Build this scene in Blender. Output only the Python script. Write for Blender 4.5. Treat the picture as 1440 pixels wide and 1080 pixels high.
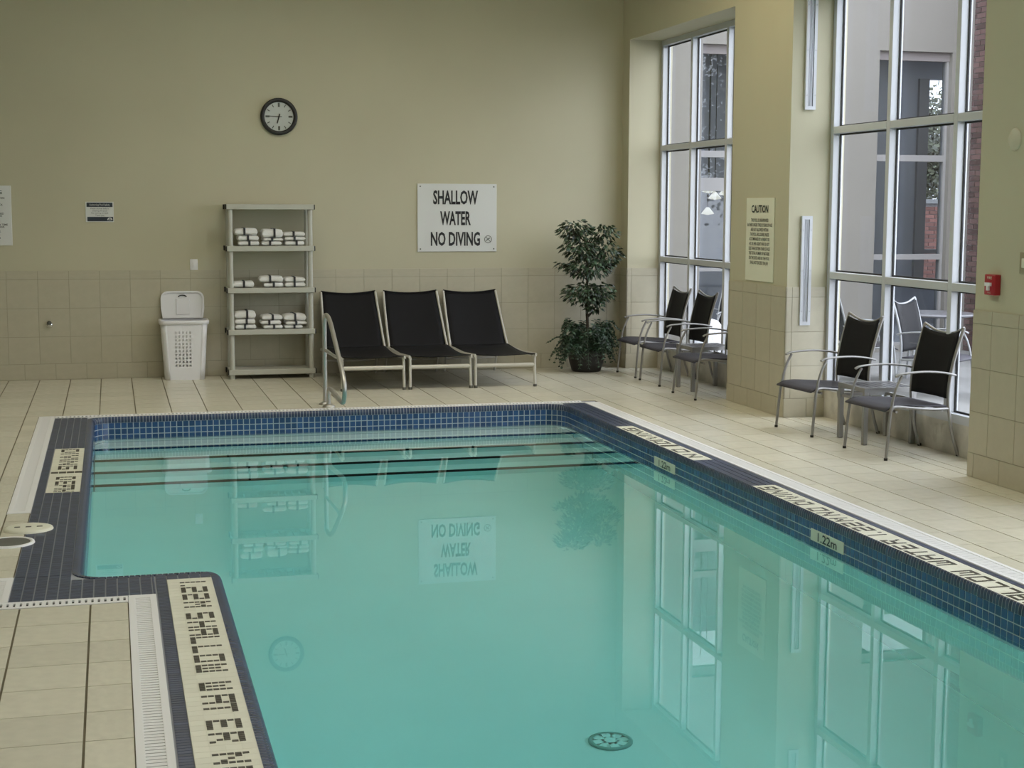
import bpy, bmesh, math, random
from mathutils import Vector, Matrix
from mathutils.geometry import tessellate_polygon
random.seed(7)
PI = math.pi
sc = bpy.context.scene
for o in list(bpy.data.objects): bpy.data.objects.remove(o)
C = sc.collection

# ------------------------------------------------------------------ camera
F_PX, YAW, PITCH, ROLL, CAM_H = 2140.2, 0.25729, 0.11561, 0.003708, 1.8
fwd = Vector((math.sin(YAW)*math.cos(PITCH), math.cos(YAW)*math.cos(PITCH), -math.sin(PITCH)))
rgt0 = Vector((math.cos(YAW), -math.sin(YAW), 0)); up0 = rgt0.cross(fwd)
rgt = rgt0*math.cos(ROLL) + up0*math.sin(ROLL)
upv = up0*math.cos(ROLL) - rgt0*math.sin(ROLL)
cam_d = bpy.data.cameras.new('camera'); cam = bpy.data.objects.new('camera', cam_d); C.objects.link(cam)
cam_d.sensor_fit = 'HORIZONTAL'; cam_d.sensor_width = 36.0; cam_d.lens = 36.0*F_PX/1440
cam_d.clip_start = 0.05; cam_d.clip_end = 200
M = Matrix.Identity(4)
for i, v in enumerate((rgt, upv, -fwd)):
    for r in range(3): M[r][i] = v[r]
M.translation = Vector((0, 0, CAM_H)); cam.matrix_world = M
sc.camera = cam
def project(p):
    d = Vector(p) - Vector((0, 0, CAM_H)); z = d.dot(fwd)
    if z < 0.2: return None
    return 720 + F_PX*d.dot(rgt)/z, 540 - F_PX*d.dot(upv)/z

# ------------------------------------------------------------------ colour management, sky, lamps
sc.view_settings.view_transform = 'Standard'; sc.view_settings.look = 'None'
sc.view_settings.exposure = 0.15; sc.view_settings.gamma = 1.0
sc.view_settings.use_curve_mapping = False
cy = sc.cycles
cy.max_bounces = 14; cy.diffuse_bounces = 6; cy.glossy_bounces = 6; cy.transmission_bounces = 10
cy.transparent_max_bounces = 16; cy.sample_clamp_indirect = 20.0; cy.use_denoising = True
w = bpy.data.worlds.new('overcast_sky'); sc.world = w; w.use_nodes = True
bgn = w.node_tree.nodes['Background']
bgn.inputs[0].default_value = (0.875, 0.905, 1.0, 1); bgn.inputs[1].default_value = 5.2
CEIL_Z = 4.9
LAMP_COL = (1.0, 0.94, 0.80)
def area(name, loc, sx, sy, power, col=LAMP_COL, rot=(0, 0, 0)):
    l = bpy.data.lights.new(name, 'AREA'); l.shape = 'RECTANGLE'; l.size = sx; l.size_y = sy
    l.energy = power; l.color = col
    o = bpy.data.objects.new(name, l); C.objects.link(o); o.location = loc; o.rotation_euler = rot
    return o
WARM = (1.0, 0.83, 0.50)
LAMPS = [(-1.0, 4.0, 34, LAMP_COL), (3.0, 4.2, 56, LAMP_COL), (-1.0, 8.6, 14, LAMP_COL), (2.0, 8.6, 30, LAMP_COL), (0.6, 12.6, 30, LAMP_COL), (2.6, 12.6, 40, LAMP_COL), (4.1, 12.2, 26, WARM)]
for x, y, pw, cl in LAMPS: area('ceiling_lamp_light', (x, y, CEIL_Z-0.10), 1.2, 1.2, pw, cl)

for x, y in ((8.2, 19.6), (12.0, 19.8)): area('far_room_fill_light', (x, y, 4.12), 3.4, 2.2, 38, (0.95, 0.97, 1.0))  # invented fill lights, added only to brighten the room behind the far glass

# ------------------------------------------------------------------ helpers
def srgb(r, g, b):
    f = lambda c: (c/255/12.92) if c/255 <= 0.04045 else ((c/255+0.055)/1.055)**2.4
    return (f(r), f(g), f(b), 1)
def mat(name, col, rough=0.6, metal=0.0, var=0.0, scale=6.0, bump=0.0, bscale=40.0, island=0.0, spec=0.5, detail=4):
    m = bpy.data.materials.new(name); m.use_nodes = True; nt = m.node_tree; b = nt.nodes['Principled BSDF']
    b.inputs['Base Color'].default_value = col if len(col) == 4 else (*col, 1)
    b.inputs['Roughness'].default_value = rough; b.inputs['Metallic'].default_value = metal
    b.inputs['Specular IOR Level'].default_value = spec
    tc = nt.nodes.new('ShaderNodeTexCoord')
    src = None
    if var or island:
        mix = nt.nodes.new('ShaderNodeHueSaturation'); mix.inputs['Color'].default_value = b.inputs['Base Color'].default_value
        val = nt.nodes.new('ShaderNodeMath'); val.operation = 'ADD'; val.inputs[0].default_value = 1.0; val.inputs[1].default_value = 0
        last = val
        if var:
            n = nt.nodes.new('ShaderNodeTexNoise'); n.inputs['Scale'].default_value = scale; n.inputs['Detail'].default_value = detail
            nt.links.new(tc.outputs['Object'], n.inputs['Vector'])
            mr = nt.nodes.new('ShaderNodeMapRange'); mr.inputs[1].default_value = 0.3; mr.inputs[2].default_value = 0.7
            mr.inputs[3].default_value = -var; mr.inputs[4].default_value = var
            nt.links.new(n.outputs['Fac'], mr.inputs[0]); nt.links.new(mr.outputs[0], val.inputs[1])
        if island:
            g = nt.nodes.new('ShaderNodeNewGeometry'); mr2 = nt.nodes.new('ShaderNodeMapRange')
            mr2.inputs[3].default_value = -island; mr2.inputs[4].default_value = island
            nt.links.new(g.outputs['Random Per Island'], mr2.inputs[0])
            a2 = nt.nodes.new('ShaderNodeMath'); a2.operation = 'ADD'
            nt.links.new(val.outputs[0], a2.inputs[0]); nt.links.new(mr2.outputs[0], a2.inputs[1]); last = a2
        nt.links.new(last.outputs[0], mix.inputs['Value']); nt.links.new(mix.outputs[0], b.inputs['Base Color'])
    if bump:
        n2 = nt.nodes.new('ShaderNodeTexNoise'); n2.inputs['Scale'].default_value = bscale; n2.inputs['Detail'].default_value = 3
        nt.links.new(tc.outputs['Object'], n2.inputs['Vector'])
        bp = nt.nodes.new('ShaderNodeBump'); bp.inputs['Strength'].default_value = bump; bp.inputs['Distance'].default_value = 0.01
        nt.links.new(n2.outputs['Fac'], bp.inputs['Height']); nt.links.new(bp.outputs[0], b.inputs['Normal'])
    return m
def objrand(m, amt):      # per-object brightness variation
    nt = m.node_tree; b = nt.nodes['Principled BSDF']
    src = b.inputs['Base Color'].links[0].from_socket if b.inputs['Base Color'].links else None
    h = nt.nodes.new('ShaderNodeHueSaturation'); oi = nt.nodes.new('ShaderNodeObjectInfo'); mr = nt.nodes.new('ShaderNodeMapRange')
    mr.inputs[3].default_value = 1-amt; mr.inputs[4].default_value = 1+amt
    nt.links.new(oi.outputs['Random'], mr.inputs[0]); nt.links.new(mr.outputs[0], h.inputs['Value'])
    if src: nt.links.new(src, h.inputs['Color'])
    else: h.inputs['Color'].default_value = b.inputs['Base Color'].default_value
    nt.links.new(h.outputs[0], b.inputs['Base Color'])
    return m
def emis(name, col, s):
    m = bpy.data.materials.new(name); m.use_nodes = True; b = m.node_tree.nodes['Principled BSDF']
    b.inputs['Emission Color'].default_value = (*col, 1); b.inputs['Emission Strength'].default_value = s
    return m

class MB:
    def __init__(s): s.v = []; s.f = []; s.sm = []
    def add(s, vs, fs, smooth=False):
        n = len(s.v); s.v += [tuple(v) for v in vs]; s.f += [tuple(i+n for i in f) for f in fs]; s.sm += [smooth]*len(fs); return s
    def box(s, a, b, mtx=None):
        x0, y0, z0 = (min(a[i], b[i]) for i in range(3)); x1, y1, z1 = (max(a[i], b[i]) for i in range(3))
        vs = [Vector((x, y, z)) for z in (z0, z1) for y in (y0, y1) for x in (x0, x1)]
        if mtx: vs = [mtx @ v for v in vs]
        return s.add(vs, [(0,2,3,1),(4,5,7,6),(0,1,5,4),(1,3,7,5),(3,2,6,7),(2,0,4,6)])
    def tube(s, pts, r, n=8, flat=(1, 1), cap=True, ref=None):
        pts = [Vector(p) for p in pts]; rs = r if isinstance(r, (list, tuple)) else [r]*len(pts)
        rings = []; prev = None
        for i, p in enumerate(pts):
            t = (pts[min(i+1, len(pts)-1)] - pts[max(i-1, 0)]).normalized()
            if prev is None:
                a = Vector(ref) if ref else (Vector((0, 0, 1)) if abs(t.z) < 0.9 else Vector((0, 1, 0)))
            else: a = prev
            u = (a - t*a.dot(t))
            if u.length < 1e-5: u = t.orthogonal()
            u.normalize(); prev = u; v = t.cross(u)
            rings.append([p + u*math.cos(2*PI*k/n)*rs[i]*flat[0] + v*math.sin(2*PI*k/n)*rs[i]*flat[1] for k in range(n)])
        vs = [q for ring in rings for q in ring]; fs = []
        for i in range(len(rings)-1):
            for k in range(n):
                a, b = i*n+k, i*n+(k+1) % n
                fs.append((a, b, b+n, a+n))
        s.add(vs, fs, True)
        if cap:
            m = len(rings)-1
            s.add(rings[0], [tuple(reversed(range(n)))]); s.add(rings[m], [tuple(range(n))])
        return s
    def lathe(s, prof, c=(0, 0, 0), n=24, smooth=True, axis='z'):
        c = Vector(c); vs = []
        for r, h in prof:
            for k in range(n):
                a = 2*PI*k/n; x, y = r*math.cos(a), r*math.sin(a)
                vs.append(c + (Vector((x, y, h)) if axis == 'z' else Vector((x, -h, y)) if axis == 'y' else Vector((-h, x, y))))
        fs = []
        for i in range(len(prof)-1):
            for k in range(n):
                a, b = i*n+k, i*n+(k+1) % n
                fs.append((a, b, b+n, a+n))
        return s.add(vs, fs, smooth)
    def disc(s, c, r, n=24, axis='z'):
        c = Vector(c); vs = []
        for k in range(n):
            a = 2*PI*k/n; x, y = r*math.cos(a), r*math.sin(a)
            vs.append(c + (Vector((x, y, 0)) if axis == 'z' else Vector((x, 0, y)) if axis == 'y' else Vector((0, x, y))))
        return s.add(vs, [tuple(range(n))])
    def prism(s, poly, z0, z1):
        n = len(poly); vs = [(x, y, z0) for x, y in poly] + [(x, y, z1) for x, y in poly]
        fs = [tuple(range(n, 2*n)), tuple(reversed(range(n)))] + [(i, (i+1) % n, (i+1) % n+n, i+n) for i in range(n)]
        return s.add(vs, fs)
    def grid(s, fn, nu, nv, smooth=True):
        vs = [fn(i/nu, j/nv) for j in range(nv+1) for i in range(nu+1)]
        return s.add(vs, [(j*(nu+1)+i, j*(nu+1)+i+1, (j+1)*(nu+1)+i+1, (j+1)*(nu+1)+i) for j in range(nv) for i in range(nu)], smooth)
    def bm_in(s, bm, mtx=None, smooth=False):
        bm.verts.index_update()
        s.add([(mtx @ v.co) if mtx else v.co.copy() for v in bm.verts], [[v.index for v in f.verts] for f in bm.faces], smooth); bm.free(); return s
    def rbox(s, a, b, r, seg=2, mtx=None, smooth=True):
        bm = bmesh.new(); bmesh.ops.create_cube(bm, size=1)
        for v in bm.verts:
            for i in range(3): v.co[i] = a[i] + (v.co[i]+0.5)*(b[i]-a[i])
        bmesh.ops.bevel(bm, geom=list(bm.edges), offset=r, segments=seg, affect='EDGES', profile=0.5)
        return s.bm_in(bm, mtx, smooth)
    def mesh(s, name, m):
        me = bpy.data.meshes.new(name); me.from_pydata(s.v, [], s.f); me.materials.append(m)
        me.polygons.foreach_set('use_smooth', s.sm); me.update(); return me
    def build(s, name, m, parent=None, world=False, **kw):
        if parent is not None and world:
            W = wloc(parent); s.v = [(x-W[0], y-W[1], z-W[2]) for x, y, z in s.v]
        o = bpy.data.objects.new(name, s.mesh(name, m)); C.objects.link(o)
        if parent is not None: o.parent = parent
        for k, v in kw.items(): o[k] = v
        return o
def wloc(o):
    p = Vector((0, 0, 0))
    while o is not None: p += o.location; o = o.parent
    return p
def thing(name, label, cat, loc=(0, 0, 0), rz=0.0, group=None):
    o = bpy.data.objects.new(name, None); C.objects.link(o); o.empty_display_size = 0.1
    o.location = loc; o.rotation_euler = (0, 0, rz); o['label'] = label; o['category'] = cat
    if group: o['group'] = group
    return o
def tag(o, label, cat, group=None):
    o['label'] = label; o['category'] = cat
    if group: o['group'] = group
    return o
def dup(root, loc, rz=None, label=None, group=None):
    r = root.copy(); C.objects.link(r); r.location = loc
    if rz is not None: r.rotation_euler = (0, 0, rz)
    if label: r['label'] = label
    if group: r['group'] = group
    for ch in list(root.children):
        c = ch.copy(); C.objects.link(c); c.parent = r
        for g in list(ch.children):
            d = g.copy(); C.objects.link(d); d.parent = c
    return r
def text_mb(txt, size, sx=1.0, align='CENTER', bold=0.0, depth=0.0):
    cu = bpy.data.curves.new('t', 'FONT'); cu.body = txt; cu.size = size; cu.align_x = align; cu.offset = bold; cu.extrude = depth
    cu.resolution_u = 2
    ob = bpy.data.objects.new('t', cu); C.objects.link(ob)
    dg = bpy.context.evaluated_depsgraph_get(); dg.update()
    me = bpy.data.meshes.new_from_object(ob.evaluated_get(dg))
    vs = [(v.co.x*sx, v.co.y, v.co.z) for v in me.vertices]; fs = [tuple(p.vertices) for p in me.polygons]
    bpy.data.objects.remove(ob); bpy.data.curves.remove(cu); bpy.data.meshes.remove(me)
    return vs, fs
def text_on(mb, txt, size, org, ux, uy, sx=1.0, align='CENTER', bold=0.0, fit=None):
    vs, fs = text_mb(txt, size, sx, align, bold)
    if fit: k_ = fit/(max(v[0] for v in vs)-min(v[0] for v in vs)); vs = [(v[0]*k_, v[1], v[2]) for v in vs]
    ux = Vector(ux); uy = Vector(uy); org = Vector(org)
    return mb.add([org + ux*x + uy*y for x, y, z in vs], fs)

def build_islands(mb, name, m, parent, world=True):
    par = list(range(len(mb.v)))
    def find(i):
        while par[i] != i: par[i] = par[par[i]]; i = par[i]
        return i
    for f in mb.f:
        for i in f[1:]: par[find(i)] = find(f[0])
    grp = {}
    for f, s_ in zip(mb.f, mb.sm): grp.setdefault(find(f[0]), []).append((f, s_))
    for fs_ in grp.values():
        ids = sorted({i for f, _ in fs_ for i in f}); mp = {j: k for k, j in enumerate(ids)}
        b = MB(); b.v = [mb.v[i] for i in ids]; b.f = [tuple(mp[i] for i in f) for f, _ in fs_]; b.sm = [q for _, q in fs_]
        b.build(name, m, parent, world)
# ------------------------------------------------------------------ materials
m_paint = mat('wall_paint', (0.50, 0.470, 0.335), 0.75, var=0.03, scale=1.2, bump=0.04, bscale=90)
m_paint_y = m_paint
m_wtile = objrand(mat('wall_tile', (0.47, 0.435, 0.325), 0.38, var=0.03, scale=5), 0.02)
m_wgrout = mat('wall_grout', (0.33, 0.30, 0.225), 0.9)
m_ftile = objrand(mat('floor_tile', (0.68, 0.65, 0.53), 0.26, var=0.05, scale=4, bump=0.03, bscale=60), 0.045)
m_fgrout = mat('floor_grout', (0.15, 0.13, 0.085), 0.95, var=0.2, scale=3)
m_ceil = mat('ceiling_paint', (0.62, 0.60, 0.52), 0.85)
m_alu = mat('white_aluminium', (0.56, 0.58, 0.61), 0.35)
m_farframe = mat('grey_far_frame', (0.27, 0.265, 0.265), 0.5)
m_gasket = mat('black_gasket', (0.02, 0.02, 0.02), 0.6)
m_conc = mat('curb_concrete', (0.58, 0.55, 0.48), 0.8, var=0.22, scale=5, bump=0.2)
m_plaster = mat('pool_plaster', (0.93, 0.965, 0.955), 0.7, var=0.015, scale=2)
m_blue = mat('blue_deck_tile', srgb(62, 71, 96), 0.35, island=0.25)
m_bluew = mat('blue_wall_tile', srgb(58, 88, 134), 0.12, island=0.22)
m_bull = mat('blue_bullnose_tile', srgb(62, 74, 100), 0.25, island=0.2)
m_bgrout = mat('pale_grout', srgb(200, 206, 212), 0.9)
m_dgrout = mat('deck_grout', srgb(166, 169, 176), 0.9)
m_cream = mat('cream_mosaic', srgb(226, 225, 208), 0.4, island=0.04)
m_letter = mat('dark_mosaic', srgb(62, 58, 48), 0.45, island=0.15)
m_grate = mat('white_plastic_grate', (0.80, 0.80, 0.80), 0.5)
m_slot = mat('gutter_channel', (0.018, 0.018, 0.017), 0.8)
m_nose = mat('step_nosing_tile', (0.006, 0.012, 0.014), 0.9, spec=0.05)
m_steel = mat('stainless_steel', (0.50, 0.49, 0.46), 0.42, 0.85, bump=0.02, bscale=20)
m_frame = mat('silver_frame', (0.33, 0.325, 0.315), 0.42, 0.6)
m_lframe = mat('pale_lounger_frame', (0.60, 0.58, 0.52), 0.4, 0.35)
m_sling = mat('black_sling_fabric', (0.007, 0.007, 0.0085), 0.6, bump=0.25, bscale=400, spec=0.2)
m_seat = mat('charcoal_seat_fabric', (0.040, 0.038, 0.050), 0.6, bump=0.25, bscale=400)
m_shelf = mat('grey_plastic_shelf', (0.47, 0.47, 0.41), 0.5, var=0.03)
m_black = mat('black_plastic', (0.015, 0.015, 0.015), 0.45)
m_towel = mat('white_towelling', (0.80, 0.80, 0.78), 0.95, bump=0.6, bscale=220)
m_band = mat('dark_towel_band', (0.03, 0.03, 0.035), 0.7)
m_white = mat('white_plastic', (0.78, 0.78, 0.80), 0.4)
m_sign = mat('white_sign', (0.66, 0.67, 0.65), 0.5)
m_csign = mat('cream_sign', (0.72, 0.72, 0.58), 0.5)
m_ink = mat('black_ink', (0.012, 0.012, 0.014), 0.6)
m_gink = mat('grey_ink', (0.10, 0.10, 0.085), 0.6)
m_red = mat('red_enamel', (0.36, 0.012, 0.022), 0.35)
m_leaf = mat('ficus_leaf', (0.034, 0.062, 0.030), 0.36, island=0.8)
m_fern = mat('fern_leaf', (0.028, 0.058, 0.030), 0.42, island=0.7)
m_bark = mat('bark', (0.05, 0.04, 0.028), 0.9, var=0.3, scale=20, bump=0.5)
m_pot = mat('dark_pot', (0.022, 0.022, 0.024), 0.45)
m_soil = mat('soil', (0.02, 0.016, 0.012), 1.0)
m_stucco = mat('beige_stucco', (0.212, 0.202, 0.184), 0.9, var=0.03, scale=1.5, bump=0.15, bscale=120)
m_stuccod = mat('taupe_soffit', (0.22, 0.20, 0.20), 0.9)
m_brick = mat('brown_brick', (0.105, 0.062, 0.058), 0.85, island=0.4, bump=0.2, bscale=60)
m_brick2 = mat('red_brick', (0.17, 0.075, 0.06), 0.85, island=0.3, bump=0.2, bscale=60)
m_mortar = mat('mortar', (0.20, 0.185, 0.18), 0.95)
m_pave = mat('patio_concrete', (0.20, 0.20, 0.195), 0.9, var=0.1, scale=2)
m_room = mat('dim_room_wall', (0.40, 0.41, 0.44), 0.8)
m_tree = mat('outdoor_leaf', (0.070, 0.075, 0.045), 0.6, island=0.7)
m_clock = mat('clock_face', (0.62, 0.63, 0.60), 0.25)
m_chrome = mat('chrome', (0.75, 0.75, 0.72), 0.12, 1.0)
m_navy = mat('navy_print', (0.022, 0.032, 0.045), 0.5)
m_snow = mat('white_speckled_stone', (0.75, 0.76, 0.78), 0.9, var=0.25, scale=30)
m_tabletop = mat('grey_table_top', (0.13, 0.13, 0.14), 0.3, 0.3)

def glass_mat(name, ior, tint):
    m = bpy.data.materials.new(name); m.use_nodes = True; nt = m.node_tree; nt.nodes.clear()
    out = nt.nodes.new('ShaderNodeOutputMaterial'); mx = nt.nodes.new('ShaderNodeMixShader')
    tr = nt.nodes.new('ShaderNodeBsdfTransparent'); tr.inputs[0].default_value = tint
    gl = nt.nodes.new('ShaderNodeBsdfGlossy'); gl.inputs['Roughness'].default_value = 0.0
    ge = nt.nodes.new('ShaderNodeNewGeometry'); dp = nt.nodes.new('ShaderNodeVectorMath'); dp.operation = 'DOT_PRODUCT'
    nt.links.new(ge.outputs['Normal'], dp.inputs[0]); nt.links.new(ge.outputs['Incoming'], dp.inputs[1])
    def mth(op, a, b):
        n = nt.nodes.new('ShaderNodeMath'); n.operation = op
        for i, q in enumerate((a, b)):
            if q is None: continue
            if isinstance(q, (int, float)): n.inputs[i].default_value = q
            else: nt.links.new(q, n.inputs[i])
        return n.outputs[0]
    c1 = mth('SUBTRACT', 1.0, mth('ABSOLUTE', dp.outputs['Value'], None)); f5 = mth('POWER', c1, 5.0)
    r0 = ((ior-1)/(ior+1))**2
    fac = mth('ADD', mth('MULTIPLY', f5, 0.6*(1-r0)), r0)
    nt.links.new(fac, mx.inputs[0]); nt.links.new(tr.outputs[0], mx.inputs[1]); nt.links.new(gl.outputs[0], mx.inputs[2])
    nt.links.new(mx.outputs[0], out.inputs[0]); return m
m_glass = glass_mat('window_glass', 1.25, (0.95, 0.965, 0.97, 1))
m_glass2 = glass_mat('far_window_glass', 1.5, (0.80, 0.83, 0.86, 1))

# water: real refraction at the surface, absorption inside
m_water = bpy.data.materials.new('pool_water'); m_water.use_nodes = True
nt = m_water.node_tree; nt.nodes.clear()
out = nt.nodes.new('ShaderNodeOutputMaterial')
gb = nt.nodes.new('ShaderNodeBsdfGlass'); gb.inputs['IOR'].default_value = 1.333; gb.inputs['Roughness'].default_value = 0.0
tcn = nt.nodes.new('ShaderNodeTexCoord'); nz = nt.nodes.new('ShaderNodeTexNoise'); nz.inputs['Scale'].default_value = 2.2; nz.inputs['Detail'].default_value = 1
bpn = nt.nodes.new('ShaderNodeBump'); bpn.inputs['Strength'].default_value = 0.006; bpn.inputs['Distance'].default_value = 0.02
nt.links.new(tcn.outputs['Object'], nz.inputs['Vector']); nt.links.new(nz.outputs['Fac'], bpn.inputs['Height']); nt.links.new(bpn.outputs[0], gb.inputs['Normal'])
va = nt.nodes.new('ShaderNodeVolumeAbsorption'); va.inputs['Color'].default_value = (0.14, 0.975, 0.97, 1); va.inputs['Density'].default_value = 0.37
nt.links.new(gb.outputs[0], out.inputs['Surface']); nt.links.new(va.outputs[0], out.inputs['Volume'])

# ------------------------------------------------------------------ room shell
YB, XR, XW = 16.45, 5.60, 5.97          # back wall, right wall face, window frame face
P0Y, B1A, P1A, P2A = 16.22, 13.28, 12.03, 9.08
BAYS = ((B1A, P0Y), (P2A, P1A), (4.88, 7.83), (0.68, 3.63))     # the last two lie beyond the right edge of the photo
WT = 1.13                                # top of the wall tiling
HEAD = 3.64
def struct(name, mb, m, parent=None):
    o = mb.build(name, m, parent)
    if parent is None: o['kind'] = 'structure'
    return o
wb = struct('wall_back', MB().box((-4.8, YB, -0.2), (6.15, YB+0.2, CEIL_Z)), m_paint)
r = MB()
for y0, y1 in ((P0Y, YB+0.2), (P1A, B1A), (7.83, P2A), (3.63, 4.88), (-3.2, 0.68)): r.box((XR, y0, -0.2), (6.10, y1, CEIL_Z))
for y0, y1 in BAYS: r.box((XR, y0, HEAD), (6.10, y1, CEIL_Z))
wr = struct('wall_right', r, m_paint)
wl = struct('wall_left', MB().box((-5.0, -3.2, -0.2), (-4.8, YB+0.2, CEIL_Z)), m_paint)
wf = struct('wall_front', MB().box((-4.8, -3.4, -0.2), (6.15, -3.2, CEIL_Z)), m_paint)
struct('ceiling', MB().box((-5.0, -3.4, CEIL_Z), (6.15, YB+0.2, CEIL_Z+0.2)), m_ceil)
cb = MB()
for y0, y1 in BAYS: cb.box((XW, y0, -0.2), (6.10, y1, 0.235))
struct('trim_1', cb, m_conc)

# shared tile mesh (unit block with eased edges)
bm = bmesh.new(); bmesh.ops.create_cube(bm, size=1)
for v in bm.verts: v.co *= 1.0
bmesh.ops.bevel(bm, geom=[e for e in bm.edges if all(v.co.z > 0 for v in e.verts)], offset=0.012, segments=1, affect='EDGES')
tile_src = MB().bm_in(bm)
me_ftile = tile_src.mesh('tile', m_ftile); me_wtile = tile_src.mesh('tile', m_wtile)
def put_tile(me, parent, ctr, size, rot=None, name='tile'):
    o = bpy.data.objects.new(name, me); C.objects.link(o); o.parent = parent
    o.location = ctr; o.scale = size
    if rot: o.rotation_euler = rot
    return o

# wall tiling: rows (z0,z1); plane given by origin + direction
ROWS = [(0.165, 0.447), (0.447, 0.742), (0.742, 1.040), (1.040, WT)]
def cells(a, b, phase, pitch):
    k = math.floor((a-phase)/pitch); outl = []
    while phase+k*pitch < b-1e-6:
        lo, hi = max(a, phase+k*pitch), min(b, phase+(k+1)*pitch)
        if hi-lo > 0.012: outl.append((lo, hi))
        k += 1
    return outl
def tile_wall(parent, facing, pos, a, b, phase, pitch=0.3085, base_phase=None):
    T = 0.012; g = 0.004
    bp_ = phase+pitch/2 if base_phase is None else base_phase
    for row in ROWS + [(0.0, 0.165)]:
        ph = bp_ if row[0] == 0 else phase
        for lo, hi in cells(a, b, ph, pitch):
            u, z = (lo+hi)/2, (row[0]+row[1])/2; su, sz = hi-lo-g, row[1]-row[0]-g
            th = T + (0.003 if row[0] == 0 else 0)
            if facing == '-y': put_tile(me_wtile, parent, (u, pos-th/2, z), (su, sz, th), (PI/2, 0, 0))
            else: put_tile(me_wtile, parent, (pos-th/2, u, z), (sz, su, th), (0, -PI/2, 0))
    gb_ = MB()
    if facing == '-y': gb_.box((a, pos-0.009, 0), (b, pos, WT-0.003))
    else: gb_.box((pos-0.009, a, 0), (pos, b, WT-0.003))
    gb_.build('grout_bed', m_wgrout, parent)
tile_wall(wb, '-y', YB, -1.75, XR, -0.120-0.3085*6)
tile_wall(wr, '-x', XR, P0Y-0.012, YB-0.012, P0Y-0.012)
tile_wall(wr, '-y', P0Y, XR-0.012, XW, XR-0.012-0.25)
tile_wall(wr, '-x', XR, P1A-0.012, B1A, P1A-0.012)
tile_wall(wr, '-y', P1A, XR-0.012, XW, XR-0.012-0.25)
tile_wall(wr, '-x', XR, 7.83, P2A, P2A-0.3085*5+0.08)

# ------------------------------------------------------------------ pool outline
def arc(cx, cy, r_, a0, a1, n=8):
    return [(cx+r_*math.cos(math.radians(a0+(a1-a0)*i/n)), cy+r_*math.sin(math.radians(a0+(a1-a0)*i/n))) for i in range(n+1)]
PX0, PX1, PYF, PYB, BX, BY = -0.17, 3.99, 13.37, 1.0, 0.49, 7.575
ring = []                                 # counter-clockwise, water on the left
ring += arc(PX1-0.2, PYF-0.2, 0.2, 0, 90)
ring += arc(PX0+0.13, PYF-0.13, 0.13, 90, 180)
ring += arc(PX0+0.11, BY+0.11, 0.11, 180, 270)
ring += arc(BX-0.10, BY-0.10, 0.10, 90, 0)
ring += [(BX, PYB), (PX1, PYB)]
def resample(path, step):
    P = [Vector((x, y)) for x, y in path]; P.append(P[0].copy())
    segs = [(P[i], P[i+1], (P[i+1]-P[i]).length) for i in range(len(P)-1)]
    tot = sum(s_[2] for s_ in segs); n = int(tot/step); st = tot/n; outp = []; k = 0; acc = 0.0
    for i in range(n):
        d = i*st
        while acc+segs[k][2] < d: acc += segs[k][2]; k += 1
        a, b, L = segs[k]; outp.append(a.lerp(b, (d-acc)/max(L, 1e-9)))
    return outp
def normals(P):                           # towards the land (right of the travel direction)
    n = len(P); R_ = []
    for i in range(n):
        t = (P[(i+1) % n]-P[(i-1) % n]).normalized(); R_.append(Vector((t.y, -t.x)))
    return R_
def offset(path, d):
    P = [Vector(p) for p in path]; n = len(P); R_ = []
    for i in range(n):
        t0 = (P[i]-P[i-1]); t1 = (P[(i+1) % n]-P[i])
        t0 = t0.normalized() if t0.length > 1e-6 else t1.normalized(); t1 = t1.normalized() if t1.length > 1e-6 else t0
        n0, n1 = Vector((t0.y, -t0.x)), Vector((t1.y, -t1.x)); b = (n0+n1).normalized()
        R_.append(tuple(P[i] + b*d/max(0.5, b.dot(n0))))
    return R_
GOUT_L, GOUT_R, GOUT_F, NEARX, NEARY = -0.63, 4.362, 13.53, 0.038, 7.02
outer = [(GOUT_R, PYB-0.4), (GOUT_R, GOUT_F), (GOUT_L, GOUT_F), (GOUT_L, 9.25), (-0.497, 9.25), (-0.497, 7.62), (GOUT_L, 7.62), (GOUT_L, NEARY), (NEARX, NEARY), (NEARX, PYB-0.4)]

# floor slab (grout bed) around the pool surround
fl = MB()
for x0, y0, x1, y1 in ((-4.8, -3.2, NEARX, NEARY), (-4.8, NEARY, GOUT_L, YB), (GOUT_L, 7.62, -0.497, 9.25), (GOUT_L, GOUT_F, GOUT_R, YB), (GOUT_R, -3.2, XR, YB), (NEARX, -3.2, GOUT_R, PYB-0.4), (XR, B1A, XW, P0Y), (XR, P2A, XW, P1A), (XR, 4.88, XW, 7.83), (XR, 0.68, XW, 3.63)):
    fl.box((x0, y0, -0.2), (x1, y1, -0.004))
floor = struct('floor', fl, m_fgrout)
TP = 0.307
regions = [(-3.0, 3.6, NEARX, NEARY, -0.13, 6.71), (-3.0, NEARY, GOUT_L, GOUT_F, -0.13, 7.79), (GOUT_L, 7.62, -0.497, 9.25, -0.13, 7.79),
           (-3.0, GOUT_F, XR, YB-0.012, -0.13, 7.79), (GOUT_R, 3.6, XR, GOUT_F, -0.13, 7.79),
           (XR, B1A, XW, P0Y-0.012, -0.13, 7.79), (XR, P2A, XW, P1A-0.012, -0.13, 7.79)]
cand = []
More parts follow.
